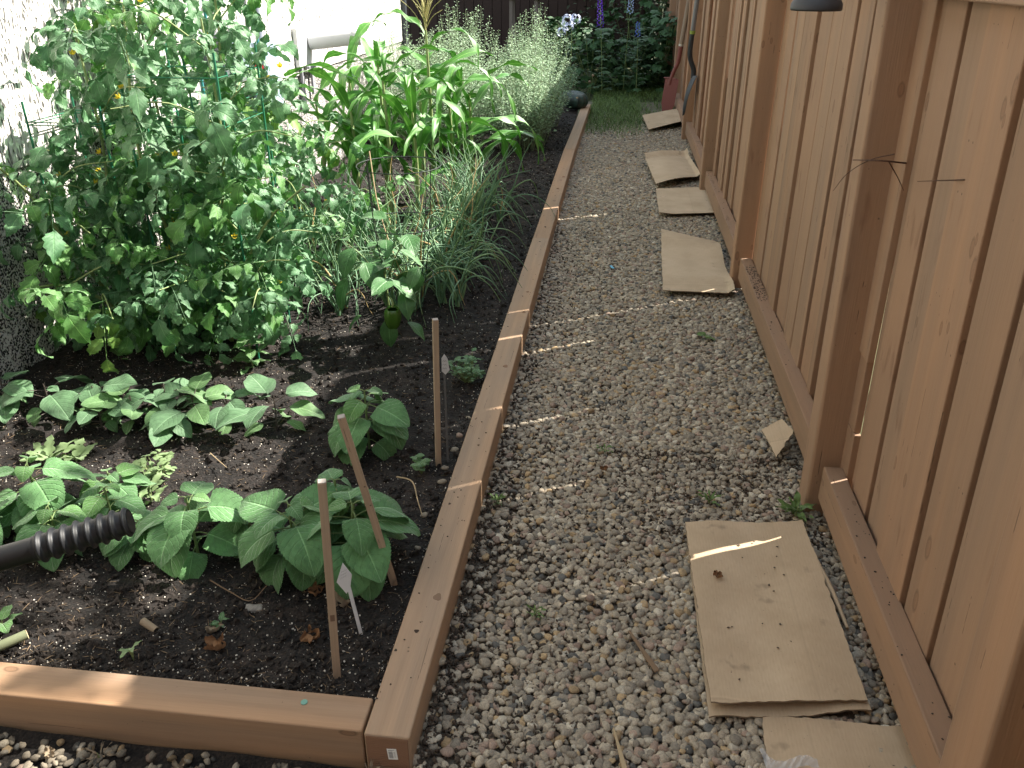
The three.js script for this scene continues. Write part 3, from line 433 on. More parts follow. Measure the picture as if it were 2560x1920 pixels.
{
  const o = thing('plant_label', 'white arrow shaped plastic plant label in front of the nearest stake', 'plant label', [-0.514, 0.05, -1.38]);
  const s = new THREE.Shape([[-0.012, 0.16], [-0.026, 0.178], [-0.012, 0.212], [0.004, 0.19], [0.002, 0.155], [-0.006, 0.142]].map((p) => new THREE.Vector2(...p)));
  const sh = new THREE.Shape(); sh.moveTo(-0.024, 0.118); sh.lineTo(-0.043, 0.148); sh.lineTo(-0.025, 0.202); sh.lineTo(-0.008, 0.172); sh.lineTo(-0.014, 0.14); sh.lineTo(0.003, 0.0); sh.lineTo(-0.004, 0.0); sh.lineTo(-0.02, 0.125); sh.closePath();
  mesh('tag', new THREE.ExtrudeGeometry(sh, { depth: 0.0012, bevelEnabled: true, bevelSize: 0.0008, bevelThickness: 0.0004, bevelSegments: 1 }), M.whitePlastic, o);
  const scrib = []; for (let i = 0; i < 3; i++) scrib.push(tube([0, 1, 2, 3, 4, 5].map((k) => V(-0.034 + 0.0028 * k + 0.0015 * i, 0.157 + 0.009 * i + (k % 2) * 0.003 + 0.0022 * k, 0.0018)), 0.00035, 14, 3)); mesh('handwriting', merge(scrib), std({ color: rgb(0.32, 0.32, 0.36) }), o);
  const o2 = thing('plant_label', 'small white plant label with handwriting tied behind the stake by the bell pepper', 'plant label', [-0.458, 0.05, -2.13]);
  const s2 = new THREE.Shape(); s2.moveTo(0.004, 0.3); s2.lineTo(0.016, 0.315); s2.lineTo(0.011, 0.352); s2.lineTo(0.002, 0.366); s2.lineTo(-0.006, 0.352); s2.lineTo(-0.007, 0.31); s2.closePath();
  const st = new THREE.Shape(); st.moveTo(-0.003, 0); st.lineTo(0.003, 0); st.lineTo(0.003, 0.31); st.lineTo(-0.003, 0.31); st.closePath();
  mesh('tag', merge([new THREE.ExtrudeGeometry(s2, { depth: 0.001, bevelEnabled: false })]), M.whitePlastic, o2); mesh('tag_stem', new THREE.ExtrudeGeometry(st, { depth: 0.001, bevelEnabled: false }).translate(0, 0, -0.0012), std({ color: rgb(0.12, 0.12, 0.12) }), o2);
  const sc = []; for (let i = 0; i < 3; i++) sc.push(tube([0, 1, 2, 3, 4].map((k) => V(-0.004 + 0.003 * k, 0.318 + 0.012 * i + (k % 2) * 0.004, 0.0015)), 0.0005, 12, 3)); mesh('handwriting', merge(sc), std({ color: rgb(0.06, 0.06, 0.08) }), o2);
}
// ───────── perilla ─────────
function perilla(x, z, h, top, label, o = {}) {
  const g = thing('perilla_plant', label, 'perilla', [x, soilY(x, z) - 0.005, z], 'perilla plants in the front of the bed'), stems = [];
  const lx = o.lx ?? 0, lz = o.lz ?? 0, nn = (o.nodes ?? 5) + 1, a0 = o.yaw ?? R(0, 3);
  const at = (t) => V(lx * t * t, h * t, lz * t * t);
  stems.push(tube([at(0), at(0.5), at(1)], 0.0042, 8, 6, 0.0025));
  for (let n = 0; n < nn; n++) {
    const t = 0.2 + 0.8 * Math.pow(n / (nn - 1), 0.8), q = at(t), L = (n === nn - 1 ? 0.045 : n === nn - 2 ? 0.085 : n === 0 ? 0.08 : 0.112) * top * R(0.9, 1.1);
    for (const s of n && n < nn - 2 ? [0, Math.PI, 1.3] : [0, Math.PI]) {
      const yaw = a0 + n * Math.PI / 2 + s + R(-0.3, 0.3), pl = L * 0.36, e = 0.35 - 0.05 * (nn - n) + R(-0.15, 0.15), d = V(Math.sin(yaw) * Math.cos(e), Math.sin(e), Math.cos(yaw) * Math.cos(e));
      const p2 = q.clone().addScaledVector(d, pl); stems.push(tube([q, q.clone().addScaledVector(d, pl * 0.5).add(V(0, 0.003, 0)), p2], 0.0018, 4, 4));
      put(g, 'leaf', pick(perLeaves), n >= nn - 2 && rnd() < 0.5 ? M.perillaB : M.perilla, p2.toArray(), yaw, e - 0.1 - R(0, 0.45), R(-0.3, 0.3), L / 0.12);
    }
  }
  mesh('stem', merge(stems), M.stem, g); return g;
}
perilla(-0.735, -1.575, 0.2, 1.12, 'large full perilla with broad serrated leaves, left of the leaning stake', { yaw: 0.9, nodes: 6 });
perilla(-0.60, -1.60, 0.2, 1.22, 'broad leaved perilla pierced by the leaning stake, nearest the long timber', { yaw: 2.1, lx: 0.02, nodes: 6 });
perilla(-0.66, -1.70, 0.19, 0.95, 'perilla at the back of the front pair, bright new leaf on top', { yaw: 0.3 });
perilla(-1.01, -1.60, 0.185, 1.1, 'perilla alone in the middle of the front row, two leaves hanging forward', { yaw: 0.15, nodes: 5 });
perilla(-0.9, -1.68, 0.12, 0.7, 'small perilla tucked behind the one in the middle of the front row', { nodes: 4 });
perilla(-0.72, -2.18, 0.21, 1.05, 'perilla standing apart below the bell pepper, top leaf pair spread flat', { yaw: 1.35, nodes: 6 });
perilla(-1.47, -1.66, 0.21, 1.05, 'tall sunlit perilla at the left end of the front row', { yaw: 0.7, nodes: 6 });
perilla(-1.36, -1.56, 0.15, 0.85, 'low perilla below the tallest sunlit one at the left', { yaw: 1.7 });
perilla(-1.27, -1.66, 0.15, 0.72, 'perilla directly above the black ribbed handle', { yaw: 0.2 });
perilla(-1.17, -1.60, 0.12, 0.72, 'low perilla at the tip of the black ribbed handle', { yaw: 1.1 });
perilla(-1.34, -1.78, 0.12, 0.75, 'sunlit perilla at the back of the left group', { yaw: 2.4 });
perilla(-1.56, -1.52, 0.13, 0.8, 'perilla at the left picture edge below the tall one', { yaw: 1.4 });
// ───────── eggplant seedlings ─────────
function eggplant(x, z, s, label) {
  const g = thing('eggplant_seedling', label, 'eggplant', [x, soilY(x, z) - 0.004, z], 'eggplant seedlings in the second row'), st = [], h = 0.1 * s; let a = R(0, 6);
  st.push(tube([V(0, 0, 0), V(0.004, h * 0.6, 0), V(0.006, h * 1.1, 0.004)], 0.003, 6, 5, 0.002));
  for (let n = 0; n < 10; n++) {
    a += 2.4 + R(-0.4, 0.4); const t = 0.25 + 0.8 * n / 10, low = n < 4, L = (low ? R(0.045, 0.065) : n > 8 ? 0.04 : R(0.09, 0.13)) * s, e = low ? R(-0.1, 0.2) : R(0.15, 0.6), pl = L * (low ? 0.6 : 0.42), q = V(0.004, h * t, 0.002), d = V(Math.sin(a) * Math.cos(e), Math.sin(e), Math.cos(a) * Math.cos(e)), p = q.clone().addScaledVector(d, pl);
    st.push(tube([q, p], 0.0016, 3, 4)); put(g, 'leaf', pick(eggLeaves), low || rnd() < 0.2 ? M.eggB : M.egg, p.toArray(), a, e - R(0.1, 0.5), R(-0.35, 0.35), L / 0.12);
  }
  mesh('stem', merge(st), M.stemPurple, g);
}
[[-1.99, -2.24, 1.1, 'shaded eggplant seedling at the far left of its row by the wall'], [-1.82, -2.22, 1.2, 'broad leaved shaded eggplant seedling second from the wall'], [-1.68, -2.26, 1.05, 'third eggplant seedling from the wall, partly in shade'], [-1.54, -2.24, 0.95, 'eggplant seedling left of the row centre with dappled leaves'], [-1.44, -2.28, 1.1, 'eggplant seedling at the centre of the row with upright leaves'], [-1.33, -2.25, 1.1, 'eggplant seedling right of the row centre with a flat leaf rosette'], [-1.23, -2.28, 1.0, 'eggplant seedling with the large pale folded leaf'], [-1.06, -2.27, 1.2, 'separate eggplant seedling at the right end of its row'], [-1.62, -2.18, 0.8, 'smaller eggplant seedling at the front of the row'], [-1.38, -2.17, 0.75, 'low eggplant seedling with yellowing leaves in front of the row']].forEach((a) => eggplant(...a));
// ───────── bell pepper with its cage ─────────
{
  const px = -0.87, pz = -3.02, g = thing('bell_pepper_plant', 'bell pepper plant with one large green pepper inside a wire cage', 'bell pepper', [px, soilY(px, pz), pz]), st = [];
  const main = [V(0, 0, 0), V(0.01, 0.16, 0.02), V(0, 0.3, 0.01)]; st.push(tube(main, 0.006, 8, 6, 0.004));
  const tips = [[-0.12, 0.42, 0.06], [0.1, 0.44, 0.02], [0.0, 0.47, -0.08], [0.16, 0.34, 0.1], [-0.08, 0.36, -0.1], [0.06, 0.3, 0.14]];
  for (const t of tips) {
    const b = V(0, 0.22, 0.015), e = V(...t); st.push(tube([b, b.clone().lerp(e, 0.5).add(V(0, 0.03, 0)), e], 0.004, 6, 5, 0.002));
    for (let k = 0; k < 5; k++) { const q = b.clone().lerp(e, 0.4 + 0.15 * k).add(V(0, 0.015, 0)), yaw = R(0, 6.28); put(g, 'leaf', pick(bellLeaves), M.bell, q.toArray(), yaw, R(-0.7, 0.3), R(-0.3, 0.3), R(0.6, 1.1)); }
  }
  for (const [x, y, z, yaw, p, s] of [[0.03, 0.14, 0.1, 0.1, -1.2, 1.0], [-0.09, 0.13, 0.06, -1.2, -0.5, 0.7], [0.1, 0.12, 0.08, 1.3, -0.4, 0.8], [-0.12, 0.3, 0.1, -0.7, -0.9, 1.1], [0.1, 0.26, 0.12, 0.5, -0.7, 0.9]]) put(g, 'leaf', bellLeaves[1], M.bell, [x, y, z], yaw, p, 0, s);
  mesh('stem', merge(st), M.stem, g);
  const fr = grid(36, 22, (u, v) => { const a = u * Math.PI * 2, prof = Math.pow(Math.sin(Math.PI * cl(0.06 + v * 0.9)), 0.42) * (1.05 - 0.22 * v), lobe = 1 - 0.13 * Math.pow(Math.abs(Math.cos(a * 1.5 + 0.7)), 5) - 0.1 * Math.pow(Math.abs(Math.cos(a * 1.5 + 0.7)), 5) * v, r = 0.037 * prof * lobe; const dip = v < 0.08 ? -(0.08 - v) * 0.2 : v > 0.92 ? (v - 0.92) * 0.15 : 0; return [Math.cos(a) * r, 0.05 - v * 0.1 + dip, Math.sin(a) * r]; });
  const f = mesh('pepper_fruit', fr, std({ color: rgb(0.055, 0.13, 0.018), roughness: 0.22 }), g); f.position.set(0.055, 0.155, 0.13); f.rotation.set(0.12, 0.4, -0.08);
  const cap2 = tube([V(0, 0.045, 0), V(0.005, 0.06, 0), V(-0.03, 0.08, -0.05)], 0.005, 6, 6, 0.003); const cm = mesh('fruit_stalk', cap2, M.stemPale, g); cm.position.copy(f.position);

  const c = thing('tomato_cage', 'dark conical wire cage around the bell pepper', 'plant cage', [-0.84, 0.05, -3.2]), w = [];
  for (const [y, r] of [[0.67, 0.165], [0.44, 0.15], [0.22, 0.115]]) { const t = new THREE.TorusGeometry(r, 0.0021, 5, 40); t.rotateX(Math.PI / 2 + R(-0.06, 0.06)); t.translate(R(-0.008, 0.008), y, 0); mesh('ring', t, M.darkWire, c); }
  for (let k = 0; k < 4; k++) { const a = 0.5 + k * Math.PI / 2; mesh('leg', tube([V(Math.cos(a) * 0.17, 0.69, Math.sin(a) * 0.17), V(Math.cos(a) * 0.15, 0.44, Math.sin(a) * 0.15), V(Math.cos(a) * 0.115, 0.22, Math.sin(a) * 0.115), V(Math.cos(a) * 0.08, -0.02, Math.sin(a) * 0.08)], 0.0021, 8, 5), M.darkWire, c); }
  const fs = thing('flower_scape', 'dry pale flower stalk leaning inside the bell pepper cage', 'dry stalk', [-0.98, 0.05, -3.2]);
  mesh('stalk', tube([V(0, 0.7, -0.1), V(0.05, 0.5, 0), V(0.14, 0.3, 0.1), V(0.2, 0.18, 0.14)], 0.003, 10, 5, 0.002), M.straw, fs);
}
// ───────── onions ─────────
const onionGeos = [];
for (let i = 0; i < 12; i++) { const L = R(0.3, 0.5), flop = i < 5 ? R(0.0, 0.25) : R(0.5, 1.4), h = L * (1 - 0.45 * flop), pts = []; let y = 0, z = 0, a = R(1.2, 1.5); for (let k = 0; k <= 7; k++) { pts.push(V(0.012 * Math.sin(k * 1.3 + i), Math.max(y, 0.004), z)); a -= flop * (k > 1 ? 0.42 : 0.1) + (k === 4 && i % 3 === 0 ? 0.6 : 0); a = Math.max(a, -1.1); y += Math.sin(a) * L / 7; z += Math.cos(a) * L / 7; } onionGeos.push(tube(pts, 0.0054, 14, 5, 0.0009)); }
function onion(x, z, up, label, group) { const g = thing('onion_plant', label, 'onion', [x, soilY(x, z), z], group); const n = 5 + Math.floor(rnd() * 4); let a = R(0, 6); for (let k = 0; k < n; k++) { a += 2.4; const i = up ? Math.floor(R(0, 7)) : Math.floor(R(4, 12)); put(g, 'leaf', onionGeos[i], rnd() < 0.06 ? M.onionDry : rnd() < 0.35 ? M.onionB : M.onion, [R(-0.008, 0.008), 0, R(-0.008, 0.008)], a, R(-0.1, 0.15), R(-0.15, 0.15), R(0.8, 1.25)); } }
for (let i = 0; i < 28; i++) onion(R(-0.98, -0.64), R(-4.95, -4.15), true, 'upright blue green onion plant in the clump in front of the corn', 'upright onions');
for (let i = 0; i < 38; i++) onion(R(-0.96, -0.62), R(-4.1, -3.35), false, 'floppy onion plant with long leaves spilling towards the long timber', 'floppy onions');
for (let i = 0; i < 32; i++) onion(R(-1.5, -0.95), R(-4.3, -3.25), i % 2 === 0, 'onion plant with tangled leaves between the tomatoes and the caged pepper', 'tangled onions');
// ───────── corn ─────────
function cornLeaf(L, W, e0, bend, tw) {
  const sp = []; let y = 0, z = 0, a = e0; const N = 16; for (let k = 0; k <= N; k++) { sp.push([y, z, a]); a -= bend * (0.4 + 1.6 * k / N) / N; a = Math.max(a, -1.45); y += Math.sin(a) * L / N; z += Math.cos(a) * L / N; } const ph = R(0, 6), kk = R(0.7, 1.2);
  return grid(4, N, (u, t) => { const [py, pz, pa] = sp[Math.round(t * N)], s = u * 2 - 1, w = W * Math.pow(Math.sin(Math.PI * (0.14 + 0.86 * Math.pow(t, 0.9))), 0.75) * (t > 0.99 ? 0.05 : 1), f = 0.28 * Math.abs(s) * w * (1 - t * 0.5) + 0.012 * kk * Math.sin(t * 19 + ph + s) * Math.abs(s), r = tw * t, cx = s * w * Math.cos(r), cy = f + s * w * Math.sin(r); return [cx, py + cy * Math.cos(pa), pz - cy * Math.sin(pa)]; });
}
function corn(x, z, h, label, o = {}) {
  const g = thing('corn_plant', label, 'corn', [x, soilY(x, z), z], 'corn plants in the block behind the onions'), n = o.n ?? 9, a0 = o.yaw ?? R(0, 3);
  mesh('stalk', tube([V(0, -0.02, 0), V(0.01, h * 0.5, 0), V(0, h, 0.01)], 0.014, 10, 8, 0.007), M.stemPale, g);
  for (let k = 0; k < n; k++) { const t = 0.22 + 0.76 * k / (n - 1), L = (0.36 + 0.34 * Math.sin(Math.PI * (0.2 + 0.7 * t))) * (o.s ?? 1) * R(0.85, 1.1); const m = mesh('leaf', cornLeaf(L, R(0.024, 0.036), R(0.75, 1.35), R(1.3, 3.2), R(-0.9, 0.9)), rnd() < 0.35 ? M.cornB : M.corn, g); m.position.set(0, h * t, 0); m.rotation.y = a0 + k * Math.PI + R(-0.5, 0.5); }
  if (o.tassel) { const ts = []; for (let k = 0; k < 22; k++) { const a = k * 2.4, e = R(0.12, 0.6), l = R(0.13, 0.24), b = V(0, h - 0.02 + 0.004 * k, 0.01), d = V(Math.sin(a) * Math.sin(e), Math.cos(e), Math.cos(a) * Math.sin(e)); ts.push(tube([b, b.clone().addScaledVector(d, l * 0.6), b.clone().addScaledVector(d, l).add(V(Math.sin(a) * 0.03, -0.01, Math.cos(a) * 0.03))], 0.0026, 6, 4, 0.0018)); } mesh('tassel', merge(ts), std({ color: rgb(0.34, 0.31, 0.13), roughness: 0.8 }), g); }
}
corn(-1.1, -5.0, 1.04, 'tallest corn plant with a pale tassel at its top', { tassel: true, n: 10, yaw: 1.4 });
[[-1.12, -4.85, 0.52, 'corn plant in front of the tasselled one, leaves bending over the onions'], [-0.98, -5.2, 0.55, 'corn plant at the right edge of the block, beside the silvery bushes'], [-1.3, -4.95, 0.62, 'corn plant left of the tasselled one, near the front'], [-1.42, -5.3, 0.68, 'corn plant in the middle of the block behind the front row'], [-1.5, -4.95, 0.5, 'short corn plant at the front left of the block'], [-1.62, -5.35, 0.66, 'corn plant near the wall whose long leaf arches by the vent pipe'], [-1.25, -5.6, 0.6, 'corn plant at the back behind the tasselled one'], [-0.92, -5.55, 0.5, 'corn plant at the back right of the block'], [-1.75, -5.1, 0.5, 'corn plant closest to the house wall']].forEach((a) => corn(a[0], a[1] + 0.2, a[2] + 0.16, a[3], { n: 9, s: 1.1 }));
// ───────── tomatoes ─────────
function tomato(x, z, label, mains, seedn) {
  const g = thing('tomato_plant', label, 'tomato', [x, soilY(x, z), z], 'tomato plants by the house wall'), st = []; let count = 0;
  const leafAt = (q, yaw, s = 1) => { if (count++ > 297) return; put(g, 'leaf', pick(tomGeo), rnd() < 0.008 ? M.tomatoD : pick([M.tomato, M.tomato, M.tomatoB, M.tomatoC]), q.toArray(), yaw, R(-0.35, 0.6), R(-0.5, 0.5), s); };
  const branch = (pts, r, r2, step, sides, s = 1) => {
    const c = new THREE.CatmullRomCurve3(pts), L = c.getLength(), n = Math.max(2, Math.round(L / step)); st.push(tube(pts, r, 12, 6, r2)); let a = R(0, 6);
    for (let k = 1; k <= n; k++) { const q = c.getPointAt(cl(k / n)); a += 2.4 + R(-0.4, 0.4); if (q.y > 0.8 && rnd() < 0.1) continue; leafAt(q, a, s * R(0.65, 1.25) * (k > n - 2 ? 0.7 : 1)); if (rnd() < 0.07) { put(g, 'flower', flowerGeo, M.yellow, q.clone().add(V(R(-0.05, 0.05), R(0.0, 0.05), R(-0.05, 0.05))).toArray(), R(0, 6), 0.8, 0, 1.5); }
      if (sides && k > 1 && k < n && rnd() < sides) { const b = a + 1.6, l = R(0.2, 0.42), e = q.clone().add(V(Math.sin(b) * l, l * R(0.1, 0.7), Math.cos(b) * l)); branch([q, q.clone().lerp(e, 0.5).add(V(0, 0.05, 0)), e], r2 * 0.9, 0.0018, 0.062, 0, 0.92); } }
  };
  for (const m of mains) branch(m.map((p) => V(...p)), 0.008, 0.0038, 0.05, 0.42);
  mesh('stem', merge(st), M.stemPale, g);
}
tomato(-1.5, -2.92, 'big bushy tomato plant in the middle, in front of the green cage', [[[0, 0, 0], [0.05, 0.4, 0.05], [0.1, 0.8, 0.02], [0.08, 1.2, 0]], [[0, 0, 0], [-0.1, 0.35, 0.08], [-0.18, 0.75, 0.1], [-0.16, 1.25, 0.05]], [[0.02, 0.1, 0], [0.15, 0.35, 0.1], [0.28, 0.55, 0.1], [0.4, 0.65, 0.05]], [[0, 0.1, 0], [0.1, 0.25, 0.12], [0.22, 0.3, 0.2], [0.32, 0.26, 0.22]]]);
tomato(-1.88, -2.85, 'tomato plant against the house wall at the left edge', [[[0, 0, 0], [0.02, 0.4, 0.02], [0.05, 0.8, 0], [0.02, 1.15, -0.02]], [[0, 0.1, 0], [-0.05, 0.4, 0.15], [-0.1, 0.65, 0.25], [-0.12, 0.8, 0.38]], [[0, 0.05, 0], [0.05, 0.25, 0.2], [0, 0.36, 0.35], [-0.05, 0.38, 0.46]]]);
tomato(-1.72, -3.45, 'tall tomato plant at the back whose stems reach above the green stakes', [[[0, 0, 0], [0, 0.5, 0], [0.1, 1.0, 0], [0.12, 1.45, 0]], [[0, 0, 0], [-0.15, 0.5, 0.05], [-0.22, 1.0, 0], [-0.2, 1.45, 0]], [[0, 0.1, 0], [0.2, 0.3, 0.1], [0.4, 0.4, 0.15], [0.5, 0.42, 0.2]]]);
tomato(-1.6, -4.15, 'tomato plant between the utility box and the corn with a thick bent stem', [[[0, 0, 0], [-0.05, 0.25, 0], [-0.02, 0.45, 0], [-0.05, 0.6, 0]], [[0, 0.1, 0], [0.15, 0.25, 0.2], [0.3, 0.36, 0.28], [0.4, 0.34, 0.35]]]);
// green cages and teal stakes
function cage(x, z, s, h, label) {
  const c = thing('wire_cage', label, 'plant cage', [x, 0.04, z], 'green square tomato cages');
  for (const [a, b] of [[-1, -1], [1, -1], [1, 1], [-1, 1]]) mesh('upright', tube([V(a * s, 0, b * s), V(a * s * 1.02, h, b * s * 1.02)], 0.0042, 2, 6), M.greenWire, c);
  for (const y of [0.28, 0.58, 0.88, h - 0.08]) mesh('crosswire', merge([[-1, -1, 1, -1], [1, -1, 1, 1], [1, 1, -1, 1], [-1, 1, -1, -1]].map(([a, b, d, e]) => tube([V(a * s, y, b * s), V(d * s, y, e * s)], 0.0021, 1, 5))), M.greenWire, c);
}
cage(-1.5, -2.95, 0.17, 1.12, 'green wire cage around the big tomato in the middle');
cage(-1.72, -3.5, 0.17, 1.0, 'green wire cage around the tall tomato at the back');
cage(-1.93, -2.95, 0.14, 0.95, 'green wire cage around the tomato against the wall');
for (const [x0, z0, x1, y1, z1, l, m] of [[-1.93, -4.52, -1.885, 1.4, -4.5, 'teal garden stake in front of the pale utility box', 'teal'], [-1.85, -3.75, -1.9, 1.5, -3.8, 'teal garden stake, left of a close pair above the tomatoes', 'teal'], [-1.78, -3.75, -1.83, 1.5, -3.8, 'teal garden stake, right of a close pair above the tomatoes', 'teal'], [-1.68, -3.35, -1.76, 1.12, -3.4, 'green plastic coated stake leaning left among the tomatoes', 'greenWire'], [-1.58, -3.4, -1.66, 1.15, -3.45, 'green plastic coated stake, rightmost among the tomato stems', 'greenWire']]) {
  const t = thing('garden_stake', l, 'stake', [x0, 0, z0], 'thin coloured garden stakes'); mesh('rod', tube([V(0, 0, 0), V(x1 - x0, y1, z1 - z0)], m === 'teal' ? 0.007 : 0.0048, 3, 8, undefined, true), M[m], t);
  const k = new THREE.SphereGeometry(m === 'teal' ? 0.0085 : 0.006, 8, 6); k.translate(x1 - x0, y1, z1 - z0); mesh('end_cap', k, M[m], t);
}
// ───────── silvery bushes ─────────
{
  const lf = blade({ L: 1, W: 0.26, f: ovate, nu: 2, nv: 3, fold: 0.3, droop: 0.3 });
  const bush = (x, z, rx, rz, h, n, label) => {
    const g = thing('silver_bush', label, 'silvery herb bush', [x, 0.05, z], 'silvery herb bushes at the far end of the bed'), st = [], ms = [], cs = [];
    for (let i = 0; i < n; i++) {
      const a = R(0, 6.28), r = Math.sqrt(rnd()), bx = Math.cos(a) * r * rx * 0.55, bz = Math.sin(a) * r * rz * 0.55, ex = Math.cos(a) * r * rx, ez = Math.sin(a) * r * rz, hh = h * (1 - 0.45 * r * r) * R(0.75, 1.12);
      const b = V(bx, 0, bz), e = V(ex, hh, ez), c = new THREE.QuadraticBezierCurve3(b, V((bx + ex) / 2 + R(-0.03, 0.03), hh * 0.6, (bz + ez) / 2), e); st.push(tube([b, c.getPoint(0.5), e], 0.0022, 4, 3, 0.0014));
      const nl = 60; for (let k = 0; k < nl; k++) { const t = 0.18 + 0.82 * Math.pow(k / nl, 0.8), q = c.getPoint(t), s = R(0.022, 0.042) * (1.15 - 0.6 * t), aa = k * 2.4 + R(-0.5, 0.5); const sp = t > 0.8 ? 0.012 : 0.035 * rnd(); ms.push(M4([q.x + Math.sin(aa) * sp, q.y + R(-0.01, 0.01), q.z + Math.cos(aa) * sp], [-R(-0.2, 0.9), aa, R(-0.5, 0.5)], [s, s, s])); const kk = R(0.75, 1.25); cs.push(rgb(kk, kk, kk * R(0.9, 1.05))); }
    }
    mesh('stems', merge(st), std({ color: rgb(0.2, 0.26, 0.15), roughness: 0.8 }), g); instanced('foliage', lf, M.silver, ms, cs, g);
  };
  bush(-0.82, -7.2, 0.4, 0.6, 0.86, 150, 'silvery green bush nearest the path, its right side in shade');
  bush(-1.35, -7.0, 0.46, 0.5, 0.92, 150, 'silvery green bush directly behind the corn');
  bush(-1.85, -7.3, 0.32, 0.6, 0.9, 100, 'silvery green bush beside the house wall');
  bush(-0.78, -8.2, 0.4, 0.5, 0.98, 150, 'tall spiky silvery bush near the dark green squash');
  bush(-1.45, -8.1, 0.5, 0.5, 1.02, 150, 'silvery bush at the back, its spikes before the dark shed');
}
// ───────── squash ─────────
{
  const x = -0.47, z = -9.2, t = thing('squash', 'dark green ribbed winter squash lying at the far end of the long timber', 'squash', [x, 0.06, z]);
  const g = grid(64, 20, (u, v) => { const a = u * Math.PI * 2, p = v * Math.PI, rib = 1 - 0.07 * Math.pow(Math.abs(Math.sin(a * 6)), 0.6) * Math.sin(p), r = 0.16 * Math.sin(p) * rib; return [Math.cos(a) * r, 0.1 - 0.035 * Math.exp(-((Math.sin(p) / 0.35) ** 2)) * Math.sign(Math.cos(p)) * -1 * -1 + Math.cos(p) * 0.1 * -1 * -1, Math.sin(a) * r]; });
  const ti = dataTex(128, 64, (u, v) => { const k = 0.5 + 0.5 * Math.sin(u * Math.PI * 24); const s = 0.17 + 0.06 * k + 0.06 * fbm(u * 30, v * 12, 2, 3); return [s * 0.75, s * 1.15, s * 1.05]; }, true);
  const m = mesh('rind', g, std({ map: ti, roughness: 0.4 }), t); m.rotation.set(0.1, 0.3, -0.12);
  const sc = mesh('stem_scar', rock(1, 0.3, 4), M.straw, t); sc.scale.set(0.014, 0.012, 0.014); sc.position.set(0.05, 0.135, 0.13);
}
